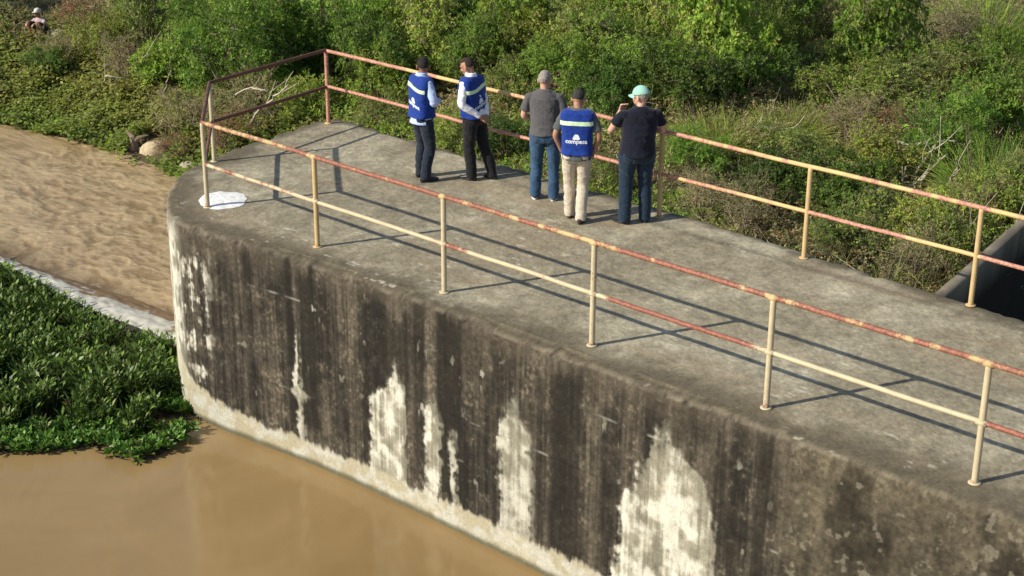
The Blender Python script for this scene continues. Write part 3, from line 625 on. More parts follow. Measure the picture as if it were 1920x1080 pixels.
    # ---- trousers
    b = MB(); tr = pose.get('tr', 1.)
    b.loft([((0, -.005, .80), (.15 * wdt, 0, 0), (0, .10 * dep, 0)), ((0, -.012, .88), (.170 * wdt, 0, 0), (0, .122 * dep, 0)), ((0, -.010, .96), (.168 * wdt, 0, 0), (0, .122 * dep, 0)), (lean * .2 + (0, 0, 1.04), (.155 * wdt, 0, 0), (0, .112 * dep, 0))], 20)
    for i in (0, 1):
        sgn = -1 if i == 0 else 1
        b.ell((sgn * .075 * wdt, -.055 * dep, .88), (.085 * wdt, .075, .095))
        hem = ank[i] + np.array([0, -.005, -.045])
        limb(b, [hip[i] + (0, 0, -.02), (hip[i] + knee[i]) / 2, knee[i], (knee[i] + ank[i]) / 2 + (0, -.01, 0), hem], [(.098 * tr * wdt, .103 * tr), (.088 * tr, .090 * tr), (.070 * tr, .072 * tr), (.067 * tr, .068 * tr), (.062 * tr, .066 * tr)], rnd=False)
    o = b.build('trousers', c['trousers'], body); remesh(o, .009, 2, wr=.011, wsc=8, seed=pose['seed'], wz=1.45)
    # ---- shirt
    b = MB(); k = .014; zb = pose.get('hem', .84)
    b.loft([((0, -.008, zb), ((.166 + k) * wdt, 0, 0), (0, (.136 + k) * dep, 0)), (lean * .2 + (0, -.004, zb + .07), ((.160 + k) * wdt, 0, 0), (0, (.120 + k) * dep, 0)), (lean * .5 + (0, 0, 1.14), ((.152 + k) * wdt, 0, 0), (0, (.112 + k) * dep, 0)), (lean * .8 + (0, 0, 1.28), ((.168 + k) * wdt, 0, 0), (0, .125, 0)), (lean + (0, -.005, 1.37), ((.165 + k) * wdt, 0, 0), (0, .112, 0)), (lean + (0, -.008, 1.43), (.148 * wdt, 0, 0), (0, .088, 0)), (lean + (0, -.006, 1.472), (.088, 0, 0), (0, .070, 0)), (lean + (0, -.004, 1.485), (.062, 0, 0), (0, .060, 0))], 22)
    for i in (0, 1):
        sgn = -1 if i == 0 else 1; el, wr = np.array(arms[i][0], float) + lean, np.array(arms[i][1], float) + lean
        b.ell(sh[i] - (sgn * .026, 0, .020), (.055, .058, .054))
        if pose.get('long'): limb(b, [sh[i] - (sgn * .02, 0, 0), (sh[i] + el) / 2, el, (el + wr) / 2, wr - (wr - el) * .06], [.056, .054, .048, .043, .034], rnd=False)
        else:
            e2 = sh[i] + (el - sh[i]) * pose.get('sleeve', .72); limb(b, [sh[i] - (sgn * .02, 0, 0), (sh[i] + e2) / 2, e2], [.053, .056, .060 * wdt ** .5], rnd=False)
    if pose.get('collar'): b.tube([lean + np.array([.062 * math.cos(a), -.0 + .060 * math.sin(a), 1.495]) for a in np.linspace(0, 2 * math.pi, 20)], [(.012, .018)] * 20, 8)
    o = b.build('shirt', c['shirt'], body); remesh(o, .008, 2, wr=.010, wsc=8, seed=pose['seed'] + 7, wz=1.2)
    # ---- vest
    if 'vest' in c:
        b = MB(); k = .030; vb = pose.get('vestb', .91)
        b.loft([((0, -.006, vb), ((.160 + k) * wdt, 0, 0), (0, (.126 + k) * dep, 0)), (lean * .25 + (0, -.004, vb + .06), ((.154 + k) * wdt, 0, 0), (0, (.105 + k) * dep, 0)), (lean * .5 + (0, 0, 1.16), ((.150 + k) * wdt, 0, 0), (0, (.098 + k) * dep, 0)), (lean * .8 + (0, -.004, 1.29), ((.180 + k) * wdt, 0, 0), (0, .128, 0)), (lean + (0, -.008, 1.37), ((.180 + k) * wdt, 0, 0), (0, .118, 0)), (lean + (0, -.01, 1.43), (.200 * wdt, 0, 0), (0, .103, 0)), (lean + (0, -.012, 1.466), (.150, 0, 0), (0, .078, 0)), (lean + (0, -.008, 1.47), (.082, 0, 0), (0, .070, 0))], 32, pw=.62)
        v = b.build('vest', c['vest'], body); remesh(v, .008, 3, wr=.011, wsc=7, seed=pose['seed'] + 17, wz=1.2)
        def wrap(a0, a1, z0, z1, na, nz):
            rays = []
            for a in np.linspace(a0, a1, na):
                for z in np.linspace(z0, z1, nz):
                    d = np.array([-math.sin(a), math.cos(a), 0]); cc = lean * .75 + np.array([0, 0, z + pose.get('skew', 0) * math.sin(a) * .17]); rays.append((cc - d * .5, d))
            return on_surface(v, rays, .0035)
        Q = wrap(R(-82), R(82), 1.292, 1.344, 44, 5); b = MB(); b.add(np.array([q if q is not None else (0, 0, 1.2) for q in Q]), gridF(40, 5)); b.build('reflective_stripe', c['stripe'], v)
        # emblem and wordmark printed on the back: flat shapes pressed onto the cloth
        cx, cz = 0., 1.10
        def press(shape):        # shape: list of (x,z) polygons as grids
            rays = [((x + lean[0] * .5, -.6, z + pose.get('skew', 0) * x), (0, 1, 0)) for x, z in shape]; return on_surface(v, rays, .0035)
        b = MB()
        def disc(x0, z0, rx, rz):
            th = np.linspace(0, 2 * math.pi, 20, endpoint=False); pts = []
            for r_ in (0.02, .5, 1): pts += [(x0 + rx * r_ * math.cos(a), z0 + rz * r_ * math.sin(a)) for a in th]
            q = press(pts)
            if all(p is not None for p in q): b.add(np.array(q), gridF(3, 20, True))
        disc(cx, cz + .048, .036, .034); disc(cx - .022, cz + .030, .024, .020); disc(cx + .022, cz + .030, .024, .020)
        b.build('emblem', c['logo'], v)
        fc = bpy.data.curves.new('t', 'FONT'); fc.body = 'compesa'; fc.size = .078; fc.align_x = 'CENTER'; fc.resolution_u = 2; fc.offset = .0022
        fo = bpy.data.objects.new('t', fc); C.objects.link(fo); dg = bpy.context.evaluated_depsgraph_get(); tm = bpy.data.meshes.new_from_object(fo.evaluated_get(dg))
        bpy.data.objects.remove(fo); bpy.data.curves.remove(fc)
        q = press([(vv.co.x + cx, vv.co.y + cz - .035) for vv in tm.vertices])
        for vv, p in zip(tm.vertices, q): vv.co = Vector(p) if p is not None else vv.co
        tm.materials.clear(); tm.materials.append(c['logo']); to = bpy.data.objects.new('wordmark', tm); C.objects.link(to); to.parent = v
        # dark piping round the armholes
    # ---- shoes
    for i in (0, 1):
        fd = np.array([-math.sin(feet[i][2]), math.cos(feet[i][2]), 0]); sx = np.array([fd[1], -fd[0], 0]); a = np.array([ank[i][0], ank[i][1], 0.]); up_ = np.array([0, 0, 1.])
        b = MB(); b.loft([(a - fd * .075 + up_ * .045, sx * .026, up_ * .03), (a - fd * .055 + up_ * .055, sx * .034, up_ * .045), (a + up_ * .06, sx * .038, up_ * .048), (a + fd * .06 + up_ * .048, sx * .042, up_ * .036), (a + fd * .13 + up_ * .036, sx * .046, up_ * .026), (a + fd * .175 + up_ * .03, sx * .038, up_ * .020), (a + fd * .198 + up_ * .026, sx * .02, up_ * .012)], 16)
        sh_ = b.build('shoe', c['shoe'], body)
        b = MB(); th = np.linspace(0, 2 * math.pi, 28, endpoint=False); Ls = .142; rings = []
        for z_, g in ((.001, .96), (.004, 1.), (.020, 1.), (.023, .95)):
            rings.append([a + fd * (.062 + Ls * g * math.sin(t_)) + sx * (.046 * g * math.cos(t_) * (1 + .12 * math.sin(t_))) + up_ * z_ for t_ in th])
        rings = [[a + fd * .062 + up_ * .001] * 28] + rings + [[a + fd * .062 + up_ * .023] * 28]
        b.add(np.array(rings).reshape(-1, 3), gridF(len(rings), 28, True)); b.build('sole', c['sole'], sh_)
    return body

def plain(name, col, rough=.6, em=0):
    m, t, b = nodes(name); co = objco(t); t.links.new(ramp(t, noise(t, 40, 4, .6, co), [(.3, tuple(x * .85 for x in col)), (.7, col)]), b.inputs['Base Color']); b.inputs['Roughness'].default_value = rough; return m
SK_T = mat_skin('tan_skin', (.36, .19, .12)); SK_B = mat_skin('brown_skin', (.26, .125, .075)); SK_P = mat_skin('light_skin', (.52, .30, .22))
EYE = plain('eye', (.08, .06, .05), .2)
def hairmat(name, a, b2):
    m, t, b = nodes(name); co = objco(t); t.links.new(ramp(t, noise(t, 55, 6, .7, co, .6), [(.35, a), (.65, b2)]), b.inputs['Base Color']); b.inputs['Roughness'].default_value = .8
    bump(t, b, noise(t, 90, 5, .7, co), .9, .02); return m
H_BK = hairmat('black_hair', (.004, .0035, .003), (.020, .015, .012)); H_BR = plain('dark_brown_hair', (.03, .018, .013), .95); H_GR = hairmat('grey_hair', (.20, .18, .155), (.42, .385, .34)); H_SP = hairmat('greying_hair', (.008, .007, .006), (.055, .050, .045))
VEST = mat_cloth('royal_blue_vest', (.006, .032, .215), .3, .8); STR = plain('pale_reflective_band', (.60, .78, .50), .4); LOGO = plain('white_print', (.72, .76, .84), .6)
SH_LB = mat_cloth('light_blue_shirt', (.40, .50, .74), .06); SH_W = mat_cloth('white_shirt', (.78, .79, .84), .04); SH_G = mat_cloth('grey_shirt', (.085, .082, .085), .1); SH_DG = mat_cloth('dark_grey_shirt', (.075, .085, .085), .1); SH_N = mat_cloth('navy_shirt', (.006, .008, .018), .1)
TR_N = mat_cloth('dark_denim', (.014, .020, .034), .3); TR_K = mat_cloth('black_trousers', (.010, .010, .012), .2); TR_J = mat_cloth('blue_denim', (.030, .070, .135), .35, sc_=9); TR_C = mat_cloth('khaki_cotton', (.50, .43, .34), .08); TR_D = mat_cloth('dark_blue_denim', (.012, .026, .048), .3)
SHO_K = plain('black_leather', (.016, .015, .015), .4); SHO_B = plain('brown_leather', (.045, .025, .02), .5); SHO_G = plain('grey_canvas', (.12, .13, .15), .7); SOL_K = plain('black_rubber', (.02, .02, .02), .7); SOL_W = plain('white_rubber', (.65, .65, .62), .6)
CAP = mat_cloth('mint_cotton', (.27, .50, .42), .05)

P = at(793, 336, 0)
person(P, R(-54), 1.0, 'man in blue safety vest over light blue shirt and dark jeans, leftmost of the five', dict(skin=SK_B, eye=EYE, hair=H_BK, shirt=SH_LB, vest=VEST, stripe=STR, logo=LOGO, trousers=TR_N, shoe=SHO_K, sole=SOL_K),
       dict(seed=1, skew=-.24, feet=[(-.12, .04, .2), (.13, -.04, -.1)], knees=[(-.10, .06, .49), (.12, .05, .48)], arms=[((-.245, .04, 1.13), (-.03, .22, 1.13), (1, .1, 0), (0, -1, 0), .4), ((.25, .03, 1.13), (.04, .24, 1.10), (-1, .1, 0), (0, -1, 0), .4)], head=(R(44), R(4)), long=True, collar=True, hem=.82, hairt=.013, lean=(-.01, .01, 0)))
P = at(890, 336, 0)
person(P, R(56), 1.0, 'man in blue safety vest over white shirt with black trousers and hands clasped behind him', dict(skin=SK_T, eye=EYE, hair=H_BR, shirt=SH_W, vest=VEST, stripe=STR, logo=LOGO, trousers=TR_K, shoe=SHO_K, sole=SOL_K),
       dict(seed=2, skew=.25, feet=[(-.07, .01, .1), (.16, -.19, -.25)], arms=[((-.235, -.02, 1.12), (-.05, -.195, .93), (.75, -.1, -.5), (.1, -1, -.2), .5), ((.225, -.06, 1.14), (.07, -.21, .92), (-.8, -.05, -.45), (-.1, -1, .2), .6)], thumb=[(0, 0, 1), (0, 0, 1)], head=(R(12), R(22)), long=True, collar=True, hem=.93, hairt=.006, hairline=.55, tr=1.05, lean=(-.03, .04, 0), wide=1.02))
P = at(1021, 374, 0)
person(P, R(-8), 1.02, 'grey-haired man in grey T-shirt and blue jeans, standing between the vested men', dict(skin=SK_P, eye=EYE, hair=H_GR, shirt=SH_G, trousers=TR_J, shoe=SHO_G, sole=SOL_W),
       dict(seed=3, feet=[(-.13, .03, .12), (.12, .0, -.1)], arms=[((-.265, .0, 1.12), (-.14, .22, 1.06), (.7, .7, .1), (.2, -.7, -.5), .4), ((.265, .0, 1.12), (.12, .24, 1.05), (-.7, .7, .1), (-.2, -.7, -.5), .4)], head=(R(-14), R(4)), hem=.90, hairt=.009, wide=1.12, deep=1.12, tr=1.05, lean=(-.02, -.0, 0)))
P = at(1079, 413, 0)
person(P, R(-8), 1.0, 'man in blue safety vest and khaki trousers standing with his head bowed', dict(skin=SK_T, eye=EYE, hair=H_SP, shirt=SH_DG, vest=VEST, stripe=STR, logo=LOGO, trousers=TR_C, shoe=SHO_B, sole=SOL_K),
       dict(seed=4, feet=[(-.09, .12, .08), (.075, -.10, -.15)], knees=[(-.10, .09, .49), (.08, .05, .48)], arms=[((-.275, -.03, 1.13), (-.20, .05, .90), (.2, .35, -1), (1, .1, .1), .35), ((.275, -.03, 1.13), (.21, .05, .90), (-.2, .35, -1), (-1, .1, .1), .35)], head=(R(-16), R(24)), hem=.84, hairt=.011, lean=(.0, .015, 0), wide=1.04))
P = at(1190, 417, 0)
person(P, R(10), 1.04, 'heavy man in mint green cap and navy T-shirt raising a hand to his mouth', dict(skin=SK_P, eye=EYE, hair=H_GR, cap=CAP, shirt=SH_N, trousers=TR_D, shoe=SHO_K, sole=SOL_K),
       dict(seed=5, feet=[(-.14, -.02, .6), (.13, .02, -.1)], arms=[((-.34, .09, 1.17), (-.20, .22, 1.37), (.35, .1, .9), (.5, -.85, -.1), .75), ((.30, .06, 1.15), (.12, .27, 1.15), (-.8, .4, .2), (0, -1, 0), .5)], thumb=[(.6, -.5, .2), (0, 0, 1)], head=(R(48), R(4)), sleeve=.6, hem=.885, wide=1.22, deep=1.30, tr=1.12, lean=(.02, -.02, 0)))

# ================================================================== PLANTS
rng = np.random.default_rng(7)
def unit(v): return v / (np.linalg.norm(v, axis=-1, keepdims=True) + 1e-9)
def leaves(cen, dr, nr, ln, wd):
    """diamond leaves: cen base points, dr direction, nr surface normal"""
    s = unit(np.cross(dr, nr)); ln = ln[:, None]; wd = wd[:, None]
    V = np.stack([cen, cen + dr * ln * .45 + s * wd * .5 + nr * wd * .12, cen + dr * ln - nr * ln * .12, cen + dr * ln * .45 - s * wd * .5 + nr * wd * .12], 1)
    n = len(cen); return V.reshape(-1, 3), np.arange(n * 4).reshape(-1, 4)
def sprigs(base, dr, L, k, ll, lw, r, droop=.3, out=None, jit=.55):
    """k leaves set along each twig"""
    n = len(base); t = (np.arange(k) + .6) / k; t = np.broadcast_to(t, (n, k))
    bend = np.zeros((n, k, 3)); bend[..., 2] = -droop * (t ** 2) * L[:, None]
    p = base[:, None] + dr[:, None] * (t * L[:, None])[..., None] + bend
    side = unit(np.cross(dr, r.normal(size=(n, 3)))); sg = np.where(np.arange(k) % 2 == 0, 1, -1)[None, :, None]
    ld = unit(dr[:, None] * .7 + side[:, None] * sg + r.normal(size=(n, k, 3)) * .45)
    nr = unit((np.array([0, 0, 1.]) if out is None else out[:, None]) + r.normal(size=(n, k, 3)) * jit); nr = unit(nr - ld * (nr * ld).sum(-1, keepdims=True))
    m = n * k; return leaves(p.reshape(m, 3), ld.reshape(m, 3), nr.reshape(m, 3), ll * r.uniform(.6, 1.3, m), lw * r.uniform(.7, 1.25, m))
def tinted(cols, wts, n, r, j=.22):
    i = r.choice(len(cols), n, p=np.array(wts) / sum(wts)); return np.array(cols)[i] * r.uniform(1 - j, 1 + j, (n, 1))
GR = (.145, .260, .034); BRT = (.24, .38, .048); YG = (.34, .39, .075); OL = (.235, .275, .08); DKG = (.085, .155, .028); DRY = (.38, .29, .15); RED = (.28, .12, .055); KH = (.38, .34, .15)
KINDS = {   # colours, weights, leaf len, leaf width, leaves per twig, twigs, dry twig share, shape
    'feathery': dict(c=[GR, BRT, DKG], w=[5, 4, 1], ll=.062, lw=.024, k=12, n=1100, tw=.24, dry=.04),
    'bright': dict(c=[BRT, YG, GR], w=[6, 2, 2], ll=.066, lw=.040, k=9, n=1150, tw=.19, dry=.02),
    'yellow': dict(c=[YG, BRT, KH], w=[6, 3, 1], ll=.062, lw=.036, k=9, n=1100, tw=.19, dry=.04),
    'olive': dict(c=[OL, YG, GR], w=[5, 2, 2], ll=.055, lw=.030, k=9, n=1050, tw=.19, dry=.08),
    'dark': dict(c=[DKG, GR], w=[5, 3], ll=.062, lw=.038, k=9, n=1150, tw=.19, dry=.03),
    'dry': dict(c=[DRY, KH, OL, YG], w=[4, 4, 3, 2], ll=.055, lw=.028, k=7, n=380, tw=.34, dry=.5),
    'rusty': dict(c=[RED, DRY, OL], w=[6, 3, 2], ll=.06, lw=.03, k=9, n=420, tw=.25, dry=.3),
    'grassy': dict(c=[BRT, YG, GR, KH], w=[4, 4, 3, 2], ll=.0, lw=.0, k=0, n=900, tw=0, dry=0),
}
def thin_tubes(A, B, ra, rb):
    """three-sided sticks from A to B"""
    d = unit(B - A); s = unit(np.cross(d, np.array([.3, .2, 1.]))); t = np.cross(d, s); V = []
    for P_, r_ in ((A, ra), (B, rb)):
        for k in range(3):
            a = k * 2.094; V.append(P_ + (s * math.cos(a) + t * math.sin(a)) * r_[:, None])
    V = np.stack(V, 1).reshape(-1, 3); n = len(A); o = np.arange(n)[:, None] * 6
    F = np.concatenate([o + np.array(q) for q in ([0, 1, 4, 3], [1, 2, 5, 4], [2, 0, 3, 5])]); return V, F
def proto(kind, seed, tall=1.):
    """unit shrub: about 1 m radius; crown between z=.1 and z~1.6*tall"""
    K = KINDS[kind]; r = np.random.default_rng(seed)
    if kind == 'grassy':
        n = 1500; a = r.uniform(0, 6.283, n); q = np.sqrt(r.uniform(0, 1, n)) * .55; b0 = np.stack([q * np.cos(a), q * np.sin(a), np.zeros(n) - .05], -1)
        d = unit(np.stack([np.cos(a) * q * 1.1, np.sin(a) * q * 1.1, np.ones(n)], -1) + r.normal(size=(n, 3)) * .22); L = r.uniform(.4, 1.1, n); wdt = r.uniform(.006, .014, n)
        s = unit(np.cross(d, r.normal(size=(n, 3)))); P = []; dd = d.copy(); p = b0.copy()
        for j in range(4):
            P.append(p - s * wdt[:, None] * (1 - j * .3)); P.append(p + s * wdt[:, None] * (1 - j * .3)); dd = unit(dd + np.array([0, 0, -.22]) + d * np.array([.25, .25, 0])); p = p + dd * (L / 3)[:, None]
        V = np.stack(P, 1).reshape(-1, 3); o = np.arange(n)[:, None] * 8; F = np.concatenate([o + np.array([2 * j, 2 * j + 1, 2 * j + 3, 2 * j + 2]) for j in range(3)])
        col = np.repeat(tinted(K['c'], K['w'], n, r, .3), 8, 0); 
        m2 = 25; a2 = r.uniform(0, 6.283, m2); A = np.stack([.3 * np.cos(a2), .3 * np.sin(a2), 0 * a2 - .05], -1); Bq = A * 1.8 + np.array([0, 0, 1.]) * r.uniform(.6, 1.2, (m2, 1)); TV, TF = thin_tubes(A, Bq, np.full(m2, .008), np.full(m2, .003))
        return (V, F, col), (TV, TF)
    # limbs
    nl = r.integers(9, 14); lumps = []
    A = []; Bq = []; ra = []; rb = []
    for i in range(nl):
        az = i * 2.4 + r.uniform(-.5, .5); el = r.uniform(.25, 1.35); Lr = r.uniform(.75, 1.15); tip = np.array([math.cos(az) * math.cos(el) * .95, math.sin(az) * math.cos(el) * .95, .18 + math.sin(el) * 1.2 * tall]) * Lr
        b0 = np.array([r.uniform(-.12, .12), r.uniform(-.12, .12), -.15]); mid = (b0 + tip) / 2 + r.normal(size=3) * .10 + np.array([0, 0, .12]); m3 = mid * .45 + tip * .55 + r.normal(size=3) * .07
        for p, q, r1, r2 in ((b0, mid, .030, .02), (mid, m3, .02, .013), (m3, tip, .013, .005)): A.append(p); Bq.append(q); ra.append(r1); rb.append(r2)
        for j in range(r.integers(2, 5)):
            f = r.uniform(.35, 1.0); c0 = (mid * (1 - f) + tip * f) if f < .9 else tip; c = c0 + r.normal(size=3) * np.array([.22, .22, .14]); lumps.append((c, r.uniform(.18, .36))); A.append(c0); Bq.append(c); ra.append(.009); rb.append(.003)
    n = K['n']; li = r.integers(0, len(lumps), n); cc = np.array([l[0] for l in lumps])[li]; rr_ = np.array([l[1] for l in lumps])[li]
    dv = unit(r.normal(size=(n, 3)) + np.array([0, 0, .45])); base = cc + dv * (rr_ * r.uniform(.3, .85, n))[:, None]; base[:, 2] = np.maximum(base[:, 2], .02); outn = unit(dv * .7 + unit(base - np.array([0, 0, .35])) * .6 + np.array([0, 0, .25]))
    dr = unit(dv + r.normal(size=(n, 3)) * .35 + np.array([0, 0, .2])); L = K['tw'] * r.uniform(.6, 1.35, n)
    dry = r.random(n) < K['dry']
    g = ~dry if kind != 'dry' else np.ones(n, bool)
    V, F = sprigs(base[g], dr[g], L[g], K['k'], K['ll'], K['lw'], r, out=outn[g], jit=.5)
    tw = tinted(K['c'], K['w'], int(g.sum()), r, .25); col = np.repeat(tw, K['k'] * 4, 0) * r.uniform(.85, 1.15, (len(V) // 4, 1)).repeat(4, 0)
    end = base + dr * L[:, None] - np.array([0, 0, .25]) * L[:, None]
    kk = dry | (r.random(n) < .25)
    A = np.concatenate([np.array(A), base[kk] - dr[kk] * .05, ]); Bq = np.concatenate([np.array(Bq), end[kk] + dr[kk] * .06]); ra = np.concatenate([ra, np.full(kk.sum(), .0055)]); rb = np.concatenate([rb, np.full(kk.sum(), .002)])
    if kind in ('dry',):   # forked side twigs
        m3 = 380; i = r.integers(0, len(A), m3); f = r.uniform(.3, 1, (m3, 1)); p = A[i] * (1 - f) + Bq[i] * f; q = p + unit(unit(Bq[i] - A[i]) + r.normal(size=(m3, 3)) * .7) * r.uniform(.1, .35, (m3, 1))
        A = np.concatenate([A, p]); Bq = np.concatenate([Bq, q]); ra = np.concatenate([ra, np.full(m3, .0055)]); rb = np.concatenate([rb, np.full(m3, .002)])
    TV, TF = thin_tubes(A, Bq, ra, rb)
    return (V, F, col), (TV, TF)
PROTO = {}
def shrub(px, py, h, w_, kind, label, var, group=None, at_xy=None, name='bush', cat='bush'):
    key = (kind, var)
    P = on_ground(px, py, h * .5) if at_xy is None else np.array([at_xy[0], at_xy[1], float(ground(*at_xy))])
    if key not in PROTO:
        fol, st = proto(kind, 100 + 17 * var + sum(map(ord, kind)))
        root = empty(name)
        a = mk('foliage' if kind != 'grassy' else 'blades', fol[0], fol[1], M_LEAF, root, col=fol[2]); s = mk('branches' if kind != 'grassy' else 'stalks', st[0], st[1], M_TWIG if kind in ('dry',) else M_BARK, root)
        PROTO[key] = (a.data, s.data)
    else:
        root = empty(name)
        for d, nm in zip(PROTO[key], ('foliage' if kind != 'grassy' else 'blades', 'branches' if kind != 'grassy' else 'stalks')):
            o = bpy.data.objects.new(nm, d); C.objects.link(o); o.parent = root
    root.location = P; zf = h / (1.6 if kind != 'grassy' else 1.15); xf = w_ / 2.1 if kind != 'grassy' else w_ / 1.5
    root.scale = (xf, xf, zf); root.rotation_euler = (0, 0, random.Random(int(px * 7 + py * 13 + h * 100)).uniform(0, 6.28))
    tag(root, label, cat, group); return root
